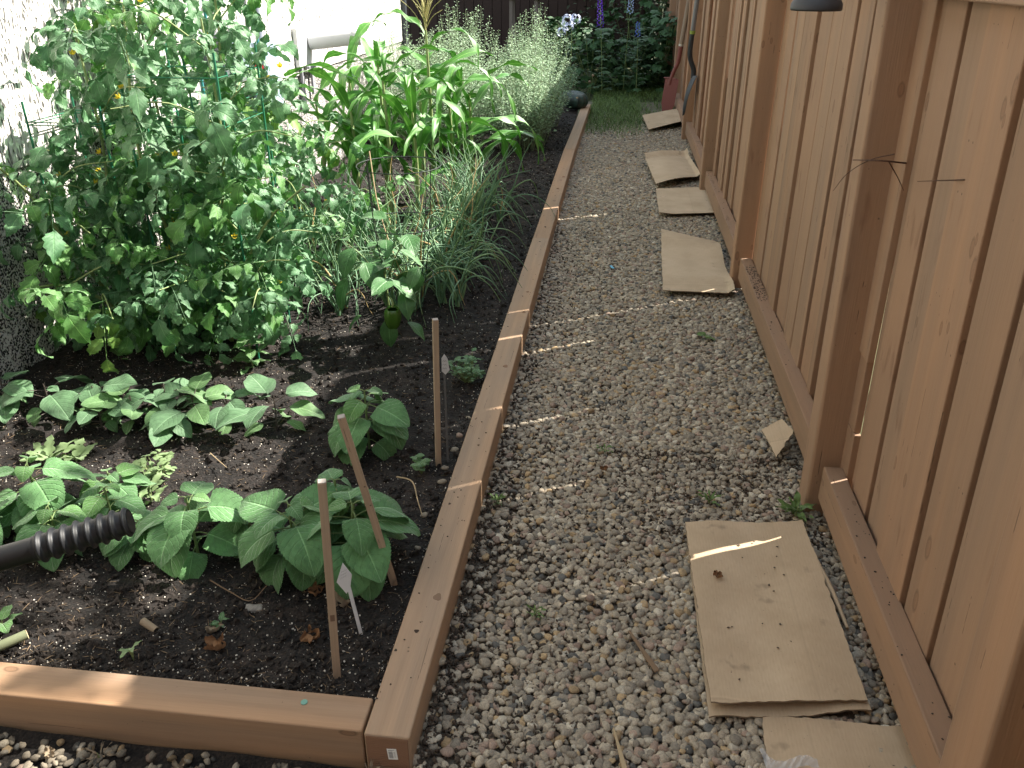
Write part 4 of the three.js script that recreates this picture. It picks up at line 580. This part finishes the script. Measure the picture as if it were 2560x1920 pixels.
// ───────── flower shrubs at the back ─────────
{
  const palm = (() => { const gs = []; for (const [a, l] of [[0, 1], [0.75, 0.85], [-0.75, 0.85], [1.5, 0.6], [-1.5, 0.6]]) { const b = blade({ L: 0.075 * l, W: 0.021 * l, f: lance, nu: 2, nv: 6, lobes: 1.6, fold: 0.2, droop: 0.25 }); b.rotateY(a); gs.push(b); } return merge(gs); })();
  const shrub = (x, z, w, d, h, n, label, cat, name = 'leafy_shrub') => {
    const g = thing(name, label, cat, [x, -0.03, z]), st = [];
    for (let i = 0; i < 14; i++) { const a = R(0, 6.28); st.push(tube([V(R(-0.05, 0.05), 0, R(-0.05, 0.05)), V(Math.cos(a) * w * 0.4, h * 0.5, Math.sin(a) * d * 0.4), V(Math.cos(a) * w * 0.7, h * 0.92, Math.sin(a) * d * 0.7)], 0.006, 6, 4, 0.003)); }
    mesh('stems', merge(st), M.stem, g);
    for (let i = 0; i < n; i++) { const a = R(0, 6.28), r = Math.pow(rnd(), 0.45), t = Math.pow(rnd(), 0.85), rr = r * (1 - 0.5 * t * t); put(g, 'leaf', palm, M.shrub, [Math.cos(a) * rr * w, 0.04 + t * h, Math.sin(a) * rr * d], Math.atan2(Math.cos(a), Math.sin(a)) + R(-0.8, 0.8), R(-0.8, 0.5), R(-0.5, 0.5), R(0.9, 1.7)); }
    return g;
  };
  const spike = (x, z, h, l, r, col, label, lx) => {
    const g = thing('delphinium', label, 'delphinium', [x, 0, z]), fl = [], st = [tube([V(0, 0, 0), V(lx * 0.4, h * 0.5, 0), V(lx, h, 0)], 0.006, 8, 5, 0.003)];
    mesh('stem', merge(st), M.stem, g); const n = Math.round(l * 170);
    for (let i = 0; i < n; i++) { const t = i / n, a = i * 2.4, rr = r * (1 - 0.6 * t), y = h - l + l * t, cx = lx * y / h; for (let p = 0; p < 5; p++) { const b = blade({ L: 0.017, W: 0.008, f: ovate, nu: 2, nv: 2, droop: -0.2, fold: 0.2 }); b.rotateX(-0.9); b.rotateY(p * 1.2566); b.rotateX(1.3); b.rotateY(a); b.translate(cx + Math.sin(a) * rr, y, Math.cos(a) * rr); fl.push(b); } }
    mesh('flower_spike', merge(fl), leafMat({ color: col, roughness: 0.7 }, 0.3), g);
    for (let i = 0; i < 26; i++) { const a = R(0, 6.28); put(g, 'leaf', palm, M.shrub, [Math.sin(a) * 0.05, R(0.1, h - l), Math.cos(a) * 0.05], a, R(-0.3, 0.4), 0, R(0.8, 1.3)); }
  };
  shrub(0.12, -11.3, 0.42, 0.4, 0.62, 240, 'dark lobed leaf clump under the tall blue flowers', 'leafy clump');
  shrub(0.5, -11.5, 0.34, 0.45, 0.9, 240, 'dark leafy shrub against the far end of the fence', 'shrub');
  shrub(-0.35, -11.2, 0.38, 0.4, 0.72, 240, 'dark leafy shrub behind the silvery bushes', 'shrub');
  shrub(0.25, -12.6, 0.8, 0.4, 1.35, 290, 'tall dark shrub behind the blue flowers', 'shrub');
  shrub(-0.7, -12.2, 0.5, 0.4, 0.8, 240, 'dark shrub between the shed and the white flowers', 'shrub');
  spike(-0.19, -10.6, 1.12, 0.34, 0.032, rgb(0.13, 0.03, 0.5), 'tall deep purple delphinium spike', -0.08);
  spike(0.22, -10.7, 0.84, 0.16, 0.022, rgb(0.2, 0.3, 0.75), 'short blue delphinium spike nearest the fence', -0.03);
  spike(0.06, -10.9, 1.2, 0.28, 0.028, rgb(0.5, 0.62, 0.85), 'pale blue delphinium spike behind the purple one', 0.04);
  const ph = thing('phlox', 'pale blue white phlox heads above the silvery bushes', 'phlox', [-0.62, 0, -10.4]), fl = [];
  for (const [cx, cy, r] of [[0, 0.86, 0.075], [0.09, 0.88, 0.06], [-0.07, 0.74, 0.05], [0.02, 0.8, 0.05]]) for (let i = 0; i < 46; i++) { const d = V(R(-1, 1), R(-0.6, 1), R(-0.4, 1)).normalize(); for (let p = 0; p < 5; p++) { const b = blade({ L: 0.014, W: 0.007, f: ovate, nu: 2, nv: 2, droop: -0.1 }); b.rotateY(p * 1.2566); b.applyQuaternion(new THREE.Quaternion().setFromUnitVectors(V(0, 1, 0), d)); b.translate(cx + d.x * r, cy + d.y * r, d.z * r); fl.push(b); } }
  mesh('flower_heads', merge(fl), leafMat({ color: rgb(0.62, 0.68, 0.86), roughness: 0.7 }, 0.3), ph);
  mesh('stem', merge([0, 1, 2].map((i) => tube([V(0.05 * i - 0.05, 0, 0), V(0.06 * i - 0.07, 0.8, 0)], 0.004, 4, 4))), M.stem, ph);
  for (let i = 0; i < 60; i++) put(ph, 'leaf', bellLeaves[0], M.shrub, [R(-0.1, 0.1), R(0.1, 0.72), R(-0.08, 0.08)], R(0, 6.28), R(-0.2, 0.6), 0, R(0.5, 0.8));
  // seed heads by the squash
  for (const [x, y, z, l] of [[-0.28, 0.36, -9.6, 'upper'], [-0.31, 0.3, -9.55, 'lower']]) { const s = thing('allium', 'small pale round seed head above the squash, the ' + l + ' of two', 'seed head', [x, 0, z]); mesh('stem', tube([V(-0.06, 0, 0), V(-0.02, y * 0.6, 0), V(0, y, 0)], 0.0016, 5, 4), M.stem, s); const h = mesh('head', rock(1, 0.4, 3), M.dryPale, s); h.scale.setScalar(0.014); h.position.y = y; }
}
// ───────── background beyond the bed ─────────
{
  const dk = std({ color: rgb(0.035, 0.02, 0.016), roughness: 0.9 });
  const s = thing('dark_shed', 'dark brown board shed beyond the silvery bushes', 'shed', [0, 0, -14]);
  for (let i = 0; i < 26; i++) { const g = rbox(0.14, 2.4, 0.03, 0.003).translate(-3.4 + i * 0.146, 1.2, (i % 2) * 0.006); mesh('board', g, dk, s); }
  mesh('roof', rbox(4.2, 0.1, 2.4, 0.01).translate(-1.5, 2.45, -0.9), M.darkMetal, s); mesh('back_panel', rbox(3.9, 2.3, 0.05, 0.005).translate(-1.5, 1.15, -0.06), dk, s);
  const c = thing('potting_stand', 'pale wooden stand with thin legs in front of the dark shed', 'wooden stand', [-1.42, 0, -13.2]), pw = std({ color: rgb(0.15, 0.125, 0.11), roughness: 0.8 });
  for (const [x, z] of [[-0.18, 0.16], [0.18, 0.16], [-0.18, -0.16], [0.18, -0.16]]) mesh('leg', rbox(0.05, 1.0, 0.05, 0.004).translate(x, 0.5, z), pw, c);
  mesh('table_top', rbox(0.5, 0.05, 0.44, 0.006).translate(0, 1.026, 0), pw, c); mesh('lower_shelf', rbox(0.4, 0.03, 0.36, 0.005).translate(0, 0.3, 0), pw, c);
  const h = thing('dark_hedge', 'dense dark hedge behind the flower shrubs', 'hedge', [0.9, 0, -14.2]), ms = [], cs = [];
  const lf = blade({ L: 1, W: 0.3, f: ovate, nu: 2, nv: 3, fold: 0.3, droop: 0.4 });
  for (let i = 0; i < 9000; i++) { const s2 = R(0.05, 0.1); ms.push(M4([R(-1.7, 2.2), 2.1 * rnd(), R(-0.5, 0.5)], [R(-0.5, 1), R(0, 6.28), R(-0.5, 0.5)], [s2, s2, s2])); const k = R(0.5, 1.1); cs.push(rgb(0.055 * k, 0.08 * k, 0.035 * k)); }
  const hm = instanced('foliage', lf, leafMat({ roughness: 0.7 }, 0.25), ms, cs, h); mesh('branches', merge([...Array(12)].map((_, i) => tube([V(-1.5 + 0.3 * i, 0, 0), V(-1.5 + 0.3 * i + R(-0.1, 0.1), 1.9, R(-0.2, 0.2))], 0.02, 4, 5, 0.008))), M.twig, h);
  const wl = thing('rear_fence', 'dark plank fence closing the far end of the yard', 'fence', [0, 0, -16]); for (let i = 0; i < 40; i++) mesh('board', rbox(0.19, 1.9, 0.03, 0.003).translate(-4 + i * 0.2, 0.95, (i % 2) * 0.008), dk, wl);
}
// grass
{
  const bl = blade({ L: 1, W: 0.045, f: (t) => 1 - t * t, nu: 2, nv: 4, fold: 0.4, droop: 0.5 }), ms = [], cs = [];
  for (let i = 0; i < 26000; i++) { const z = R(-7.7, -12.3), x = R(-0.29, 0.66), m = sm(-7.9, -9.2, z + 0.6 * (x - 0.1) + 0.35 * ns(x * 4, z * 2)); if (rnd() > m) continue; if (x > 0.25 && z > -10.6 && rnd() < 0.75) continue; const s = R(0.03, 0.09); ms.push(M4([x, 0, z], [R(-1.5, -0.5), R(0, 6.28), 0], [s * 0.8, s, s])); const k = R(0.6, 1.3); cs.push(rgb(k, k, k * 0.9)); }
  tag(instanced('grass', bl, M.grass, ms, cs), 'patch of shaded grass where the gravel ends', null, null, 'stuff');
}
// ───────── tools ─────────
{
  const s = thing('garden_spade', 'garden spade with a red blade and wooden handle leaning on the fence', 'spade', [0, 0, 0]);
  const b = V(0.56, 0.0, -9.45), t = V(0.665, 1.115, -9.4), d = t.clone().sub(b), at = (y, o = 0) => b.clone().addScaledVector(d, y / 1.115).add(V(o, 0, 0));
  const red = std({ color: rgb(0.17, 0.045, 0.035), roughness: 0.6 });
  const bl = grid(8, 12, (u, v) => { const w = 0.085 * (v < 0.75 ? 1 : 1 - 0.35 * (v - 0.75) / 0.25), s2 = u * 2 - 1, q = at(0.36 - 0.34 * v); return [q.x - 0.055 + s2 * w * 0.75 + 0.02 * s2 * s2, q.y, q.z + s2 * w * 0.66 + 0.015 * s2 * s2]; });
  const bk = bl.clone(); bk.translate(0.006, 0, 0.004); red.side = THREE.DoubleSide; mesh('spade_blade', merge([bl, bk, tube([at(0.36, -0.055).add(V(-0.06, 0, -0.055)), at(0.365, -0.05), at(0.36, -0.055).add(V(0.065, 0, 0.055))], 0.007, 6, 6)]), red, s);
  mesh('socket', tube([at(0.3, -0.05), at(0.42, -0.03), at(0.52), at(0.68)], 0.02, 10, 10, 0.024), red, s);
  mesh('collar', tube([at(0.68), at(0.7)], 0.026, 1, 12), std({ color: rgb(0.5, 0.48, 0.42), roughness: 0.5, metalness: 0.5 }), s);
  mesh('handle', tube([at(0.7), at(1.5)], 0.024, 4, 12), std({ color: rgb(0.25, 0.19, 0.14), roughness: 0.8 }), s);

  const k = thing('garden_shovel', 'black bent neck shovel with a lime green band leaning on the fence', 'shovel', [0, 0, 0]);
  const P0 = V(0.573, 0.254, -7.640), neck = V(0.626, 0.589, -7.621);
  const blade2 = grid(8, 12, (u, v) => { const s2 = u * 2 - 1, w = 0.1 * Math.pow(Math.max(0, 1 - Math.pow(v, 3)), 0.6), q = neck.clone().lerp(P0, v); return [q.x + 0.028 * s2 * s2 * (1 - 0.5 * v) - 0.02 * Math.sin(Math.PI * v), q.y + 0.01 * s2 * s2, q.z + s2 * w]; });
  const b2 = blade2.clone(); b2.translate(-0.004, -0.001, 0); const dm = M.darkMetal.clone(); dm.side = THREE.DoubleSide; mesh('shovel_blade', merge([blade2, b2]), dm, k);
  mesh('neck', tube([V(0.630, 0.570, -7.621), V(0.626, 0.636, -7.611), V(0.590, 0.722, -7.592), V(0.580, 0.808, -7.573), V(0.584, 0.923, -7.545)], 0.021, 16, 12, 0.02), M.darkMetal, k);
  mesh('green_band', tube([V(0.584, 0.923, -7.545), V(0.585, 0.947, -7.540)], 0.0235, 1, 12), std({ color: rgb(0.22, 0.3, 0.05), roughness: 0.5 }), k);
  mesh('handle', tube([V(0.585, 0.947, -7.540), V(0.607, 1.496, -7.449)], 0.0185, 3, 12), std({ color: rgb(0.16, 0.16, 0.17), roughness: 0.4 }), k);

  const l = thing('hanging_lantern', 'dark grey bell shaped lantern hanging in front of the fence at the top edge', 'lantern', [0.44, 1.322, -2.15]);
  const lat = new THREE.LatheGeometry([[0.0, 0.006], [0.05, 0.004], [0.0555, 0], [0.0575, 0.004], [0.057, 0.014], [0.05, 0.026], [0.044, 0.036], [0.043, 0.12], [0.035, 0.14], [0.012, 0.15], [0, 0.15]].map((a) => new THREE.Vector2(...a)), 48); mesh('shade', lat, std({ color: rgb(0.04, 0.043, 0.05), roughness: 0.55 }), l);
  mesh('hook', tube([V(0, 0.15, 0), V(0, 0.3, 0), V(0.1, 0.34, 0), V(0.235, 0.3, 0)], 0.004, 14, 6), M.black, l);

  const h = thing('tool_handle', 'black ribbed plastic tool handle reaching in at the left edge', 'tool handle', [-0.445, 0.932, -0.606]);
  const ax = V(-0.109, -0.0196, 0.046).normalize(), pr = []; const N = 90;
  for (let i = 0; i <= N; i++) { const x = 0.088 * i / N, rib = Math.max(0, Math.sin(x / 0.0112 * Math.PI * 2 - 0.2)); pr.push(new THREE.Vector2(0.0122 + 0.0034 * Math.pow(rib, 1.1) + (x < 0.012 ? -0.001 * (1 - x / 0.012) : 0), x)); }
  const gp = new THREE.LatheGeometry([new THREE.Vector2(0, 0.0005), new THREE.Vector2(0.012, 0), ...pr, new THREE.Vector2(0.0118, 0.089)], 40), sf = new THREE.CylinderGeometry(0.0117, 0.0117, 0.6, 24).translate(0, 0.089 + 0.3, 0), q = new THREE.Quaternion().setFromUnitVectors(V(0, 1, 0), ax);
  mesh('ribbed_grip', gp.applyQuaternion(q), std({ color: rgb(0.008, 0.0085, 0.011), roughness: 0.5 }), h); mesh('shaft', sf.applyQuaternion(q), std({ color: rgb(0.006, 0.006, 0.007), roughness: 0.45 }), h);
}
// ───────── small weeds, twigs, dry leaves ─────────
{
  const weed = (name, label, x, z, y, n, L, W, mat, o = {}) => { const g = thing(name, label, o.cat ?? 'weed', [x, y, z]), st = []; for (let i = 0; i < n; i++) { const a = i * 2.4 + R(-0.3, 0.3), hh = (o.h ?? 0.02) * (o.rise ? i / n : rnd()), e = o.e ?? 0.5; const q = V(Math.sin(a) * (o.r ?? 0.004), hh, Math.cos(a) * (o.r ?? 0.004)); st.push(tube([V(0, 0, 0), q], 0.0011, 2, 3)); put(g, 'leaf', o.geo ?? blade({ L, W, f: o.f ?? ovate, nu: 4, nv: 12, lobes: o.lobes ?? 0, serr: o.serr ?? 0, teeth: 6, fold: 0.3, droop: 0.4, wave: 0.05, ph: i }), mat, q.toArray(), a, e + R(-0.3, 0.3), R(-0.3, 0.3), R(0.7, 1.1)); } mesh('stem', merge(st), M.stemPale, g); return g; };
  weed('poppy_seedling', 'pale lobed seedling with upright leaves left of the parsley', -1.668, -1.977, soilY(-1.668, -1.977), 8, 0.09, 0.018, M.lettuce, { lobes: 4, e: 0.7, cat: 'seedling' });
  weed('poppy_seedling', 'small pale seedling just right of another, below the eggplants', -1.6, -2.0, soilY(-1.6, -2.0), 6, 0.07, 0.018, M.lettuce, { lobes: 3, e: 0.6, cat: 'seedling' });
  weed('poppy_seedling', 'pale lobed seedling rising in front of the parsley', -1.262, -1.83, soilY(-1.262, -1.83), 9, 0.075, 0.013, M.lettuce, { lobes: 5, h: 0.06, rise: 1, e: 0.6, cat: 'seedling' });
  const clover = (() => { const gs = []; for (const a of [0, 2.09, 4.19]) { const b = blade({ L: 0.011, W: 0.006, f: ovate, nu: 2, nv: 4, fold: 0.1, droop: 0.2 }); b.rotateY(a); gs.push(b); } return merge(gs); })();
  const tuft = (name, label, x, z, y, n, r, h, cat, mat = M.lettuce) => { const g = thing(name, label, cat, [x, y, z]), st = []; for (let i = 0; i < n; i++) { const a = R(0, 6.28), rr = r * Math.sqrt(rnd()), q = V(Math.sin(a) * rr, h * R(0.4, 1), Math.cos(a) * rr); st.push(tube([V(0, 0, 0), q], 0.0008, 2, 3)); put(g, 'leaf', clover, mat, q.toArray(), R(0, 6), R(-0.3, 0.5), R(-0.3, 0.3), R(0.8, 1.6)); } mesh('stem', merge(st), M.stemPale, g); };
  tuft('parsley_plant', 'sunlit parsley tuft in the bare soil left of the middle', -1.29, -1.93, soilY(-1.29, -1.93), 60, 0.055, 0.085, 'parsley');
  tuft('clover_weed', 'small clover weed at the foot of the stake by the bell pepper', -0.525, -2.06, soilY(-0.525, -2.06), 20, 0.03, 0.055, 'weed', M.perillaB);
  tuft('herb_weed', 'low bushy weed between the bell pepper stake and the long timber', -0.49, -2.66, soilY(-0.49, -2.66), 70, 0.06, 0.09, 'weed', M.perilla);
  weed('pointed_weed', 'narrow leaved weed above the low bushy one by the timber', -0.48, -2.72, soilY(-0.48, -2.72), 10, 0.06, 0.011, M.bell, { f: lance, h: 0.12, rise: 1, e: 0.4 });
  weed('sprout', 'lone thin sprout in the soil just behind the short timber', -0.985, -1.238, soilY(-0.985, -1.238), 4, 0.03, 0.006, M.lettuce, { h: 0.04, cat: 'sprout' });
  weed('sprout', 'tiny pair of sprouts between the dry leaves', -0.84, -1.36, soilY(-0.84, -1.36), 6, 0.022, 0.006, M.perilla, { h: 0.02, cat: 'sprout' });
  weed('small_plant', 'young leafy plant below the big tomato, right of its stem', -1.33, -2.72, soilY(-1.33, -2.72), 14, 0.08, 0.022, M.perillaB, { h: 0.13, rise: 1, e: 0.3, f: lance, cat: 'young plant' });
  weed('edge_weed', 'green leaf weed beside the cut stick at the left edge', -1.33, -1.29, soilY(-1.33, -1.29), 6, 0.05, 0.018, M.perillaB, { h: 0.02 });
  weed('fence_weed', 'green weed at the foot of the fence post by the large cardboard', 0.57, -2.03, 0.005, 16, 0.06, 0.009, M.grass, { f: lance, h: 0.04, e: 0.7 });
  weed('path_weed', 'small grassy weed in the pebbles near the large cardboard', 0.33, -2.07, 0.005, 12, 0.04, 0.004, M.grass, { f: lance, e: 0.8 });
  weed('path_weed', 'tiny weed among pebbles in the middle of the path', -0.13, -1.535, 0.005, 9, 0.028, 0.003, M.grass, { f: lance, e: 0.7 });
  weed('path_weed', 'tiny weed among pebbles further along the path', 0.02, -2.32, 0.005, 9, 0.03, 0.003, M.grass, { f: lance, e: 0.7 });
  weed('path_weed', 'weed tuft against the long timber beside the pebbles', -0.285, -1.99, 0.003, 14, 0.032, 0.004, M.grass, { f: lance, e: 0.8 });
  weed('path_weed', 'green two leaf weed right of the buckled cardboard', 0.43, -3.3, 0.008, 4, 0.04, 0.014, M.grass, { e: 0.2 });
  weed('dry_weed', 'dry grassy weed at the corner of the timbers', -0.405, -1.055, 0.0, 14, 0.028, 0.0012, M.dryPale, { f: lance, e: 0.9 });
  weed('dry_weed', 'dry weed in front of the short timber at left', -0.95, -1.03, 0.0, 14, 0.032, 0.0012, M.dryPale, { f: lance, e: 0.6 });
  const crumple = (s) => grid(12, 12, (u, v) => { const x = u - 0.5, z = v - 0.5, r = Math.hypot(x, z), k = r > 0.001 ? Math.min(1, (0.3 + 0.3 * ns(Math.cos(Math.atan2(x, z)) * 1.6 + s, Math.sin(Math.atan2(x, z)) * 1.6, s * 3) + 0.14 * ns(Math.cos(Math.atan2(x, z)) * 5, Math.sin(Math.atan2(x, z)) * 5, s)) / r) : 1; return [x * Math.min(1, k), 0.34 * fbm(u * 3 + s, v * 3, s, 3) + 0.7 * r * r + 0.1, z * Math.min(1, k)]; });
  const dl = (x, z, y, s, label, mat = M.dry) => { const m = mesh('dry_leaf', crumple(s * 50 + x * 9), mat); m.position.set(x, y, z); m.rotation.y = R(0, 6); m.scale.setScalar(s); tag(m, label, 'dry leaf', 'dry leaves'); };
  dl(-0.819, -1.293, soilY(-0.819, -1.293), 0.06, 'orange brown dry leaf on the soil behind the short timber'); dl(-0.626, -1.352, soilY(-0.626, -1.352), 0.06, 'orange crumpled dry leaf left of the nearest stake'); dl(-0.66, -1.5, soilY(-0.66, -1.5), 0.055, 'dry leaf under the large perilla'); dl(-0.85, -1.345, soilY(-0.85, -1.345), 0.045, 'greyish curled dry leaf further back from the orange one', M.dryPale); dl(0.315, -1.70, 0.036, 0.035, 'small dry leaf lying on the large cardboard sheet'); dl(0.02, -2.2, 0.012, 0.035, 'brown dry leaf among the pebbles'); dl(-0.59, -1.47, soilY(-0.59, -1.47), 0.06, 'withered tan leaf behind the nearest stake', M.dryPale);
  dl(-0.78, -1.02, 0.01, 0.04, 'pale dry leaf in the pebbles before the short timber', M.dryPale); dl(-1.05, -1.02, 0.01, 0.035, 'pale dry leaf at the left before the short timber', M.dryPale);
  const tw = (name, label, pts, r, mat, cat) => tag(mesh(name, tube(pts.map((p) => V(...p)), r, 14, 5, r * 0.5), mat), label, cat);
  tw('twig', 'bent tan twig on the soil right of the leaning stake', [[-0.585, 0.07, -2.0], [-0.53, 0.085, -1.96], [-0.495, 0.075, -1.88], [-0.475, 0.06, -1.84]], 0.0028, M.straw, 'twig');
  tw('twig', 'thin brown twig on the soil under the middle perilla', [[-0.93, 0.065, -1.5], [-0.86, 0.07, -1.46], [-0.8, 0.066, -1.44], [-0.77, 0.09, -1.47]], 0.002, M.twig, 'twig');
  tw('twig', 'straight straw on the soil below the eggplants', [[-1.19, 0.07, -2.06], [-1.1, 0.075, -1.98]], 0.0018, M.straw, 'twig');
  const rus = std({ color: rgb(0.07, 0.03, 0.016), roughness: 0.9 });
  tw('grass_stalk', 'straight brown grass stalk crossing the second fence post from the gap beside it', [[0.69, 0.998, -2.071], [0.6, 1.02, -1.984], [0.585, 0.986, -2.159]], 0.0024, rus, 'grass stalk');
  tw('grass_stalk', 'thin brown grass stalk arching down over the boards beyond the fence post', [[0.6, 1.05, -1.908], [0.59, 1.011, -2.038], [0.588, 0.943, -2.202], [0.6, 0.864, -2.354]], 0.0014, rus, 'grass stalk');
  tw('grass_stalk', 'short brown grass stalk slanting down from where two stalks cross', [[0.592, 1.033, -1.908], [0.62, 1.0, -1.926], [0.66, 0.955, -1.983]], 0.0014, rus, 'grass stalk');
  tw('grass_stalk', 'short level brown grass stalk sticking out of the nearer fence boards', [[0.672, 1.045, -1.695], [0.655, 0.996, -1.894]], 0.0015, rus, 'grass stalk');
  { const s = thing('cut_stick', 'thick green stick with a pale cut end at the left edge', 'stick', [-1.235, 0.09, -1.25]); mesh('bark', tube([V(0, 0, 0), V(-0.3, -0.03, 0.28)], 0.011, 4, 12), std({ color: rgb(0.16, 0.18, 0.1), roughness: 0.8 }), s); const e = new THREE.CircleGeometry(0.0108, 20); e.applyQuaternion(new THREE.Quaternion().setFromUnitVectors(V(0, 0, 1), V(0.73, 0.07, -0.68).normalize())); e.translate(0.0005, 0, -0.0005); const m = std({ color: rgb(0.62, 0.5, 0.3), roughness: 0.8 }); m.side = THREE.DoubleSide; mesh('cut_end', e, m, s); }
  { const g = new THREE.CylinderGeometry(0.009, 0.008, 0.045, 12, 1, true); g.rotateZ(1.4).translate(0, 0.008, 0); const m = mesh('hollow_stem', g, M.dryPale); M.dryPale.side = THREE.DoubleSide; m.position.set(-1.0, soilY(-1.0, -1.336), -1.336); m.rotation.y = -0.4; tag(m, 'short hollow tan stem piece on the soil', 'stem piece'); }
  const chip = (x, z, l, w, yaw, label, mat = M.twig) => { const g = rbox(w, 0.005, l, 0.002, 1); const p = g.attributes.position; for (let i = 0; i < p.count; i++) p.setX(i, p.getX(i) * (0.6 + 0.4 * Math.sin(p.getZ(i) * 40))); const m = mesh('wood_chip', g, mat); m.position.set(x, 0.018, z); m.rotation.set(0.05, yaw, 0.15); tag(m, label, 'wood chip', 'wood chips on the path'); };
  chip(0.125, -1.44, 0.13, 0.016, 0.5, 'brown wood splinter on the pebbles left of the large cardboard'); chip(0.075, -1.16, 0.11, 0.013, 0.25, 'tan wood splinter on the pebbles at the bottom edge', M.straw);
  tag((() => { const m = mesh('plastic_scrap', rbox(0.012, 0.003, 0.045, 0.001), std({ color: rgb(0.1, 0.4, 0.6), roughness: 0.5 })); m.position.set(0.018, 0.02, -4.15); m.rotation.y = 0.3; return m; })(), 'tiny blue plastic scrap on the pebbles', 'scrap');
  tag((() => { const m = mesh('stone', rock(2, 0.6, 1.7), std({ map: stoneTex, color: rgb(0.33, 0.32, 0.3) })); m.position.set(-0.79, soilY(-0.79, -1.4), -1.43); m.scale.set(0.02, 0.01, 0.014); return m; })(), 'grey flat stone on the soil under the middle perilla', 'stone');
  for (const [x, z, s] of [[-0.455, -2.02, 0.013], [-0.46, -2.09, 0.012], [-0.45, -2.2, 0.013], [-0.47, -1.85, 0.011], [-0.45, -2.28, 0.012], [-0.44, -2.4, 0.01], [-0.455, -1.7, 0.01]]) { const m = mesh('stray_pebble', pick(pebbleGeos), std({ map: stoneTex, color: stoneCol() }), soil); m.position.set(x, soilY(x, z) + 0.004, z); m.scale.set(s, s * 0.7, s * 0.85); m.rotation.y = R(0, 6); }
}
{ // building behind the photographer (outside the frame)
  const w = thing('garage_wall', 'dark board garage wall behind the photographer', 'garage', [0, 0, 1.5]); const dk = std({ color: rgb(0.16, 0.1, 0.07), roughness: 0.9 });
  for (let i = 0; i < 16; i++) mesh('board', rbox(0.18, 4.6, 0.03, 0.004).translate(-2.0 + i * 0.182, 2.3, (i % 2) * 0.006), dk, w); mesh('panel', rbox(2.9, 4.6, 0.05, 0.004).translate(-0.65, 2.3, 0.06), dk, w);
}
// ───────── shade tree over the fence (outside the frame) ─────────
{
  const t = thing('shade_tree', 'neighbouring tree behind the fence that dapples the near bed', 'tree', [2.5, 0, -3.9]), ms = [], cs = [], lf = blade({ L: 1, W: 0.3, f: ovate, nu: 2, nv: 3, fold: 0.3, droop: 0.4 });
  mesh('trunk', tube([V(0, 0, 0), V(0.1, 1.5, 0.05), V(0, 3.2, 0), V(0.05, 4.8, 0.1)], 0.1, 12, 8, 0.03), M.twig, t);
  for (let k = 0; k < 34; k++) { const d = V(R(-1, 1), R(-0.8, 0.9), R(-1, 1)).multiplyScalar(1.0), c = V(0.05, 4.15, 0.1).add(d); for (let i = 0; i < 26; i++) { const s = R(0.07, 0.12); ms.push(M4([c.x + R(-0.17, 0.17), c.y + R(-0.14, 0.14), c.z + R(-0.17, 0.17)], [R(-0.5, 1), R(0, 6.28), R(-0.5, 0.5)], [s, s, s])); const k2 = R(0.6, 1.2); cs.push(rgb(0.07 * k2, 0.1 * k2, 0.04 * k2)); } }
  instanced('crown', lf, leafMat({ roughness: 0.6 }, 0.3), ms, cs, t);
}
{
  const t = thing('shade_tree', 'larger neighbouring tree behind the fence beside the photographer', 'tree', [3.0, 0, -1.4]), ms = [], cs = [], lf = blade({ L: 1, W: 0.34, f: ovate, nu: 2, nv: 3, fold: 0.3, droop: 0.4 });
  mesh('trunk', tube([V(0, 0, 0), V(0.1, 2.5, 0.05), V(0, 4.6, 0), V(0.05, 6.4, 0.1)], 0.14, 12, 8, 0.04), M.twig, t);
  for (let k = 0; k < 120; k++) { const d = V(R(-1, 1), R(-1, 1), R(-1, 1)); if (d.length() > 1.1) continue; const c = V(0, 5.6, 0).add(d.multiply(V(1.4, 1.3, 1.7))); for (let i = 0; i < 40; i++) { const s = R(0.08, 0.14); ms.push(M4([c.x + R(-0.25, 0.25), c.y + R(-0.2, 0.2), c.z + R(-0.25, 0.25)], [R(-0.5, 1), R(0, 6.28), R(-0.5, 0.5)], [s, s, s])); const k2 = R(0.6, 1.2); cs.push(rgb(0.07 * k2, 0.1 * k2, 0.04 * k2)); } }
  instanced('crown', lf, leafMat({ roughness: 0.6 }, 0.3), ms, cs, t);
}
renderer.render(scene, camera);
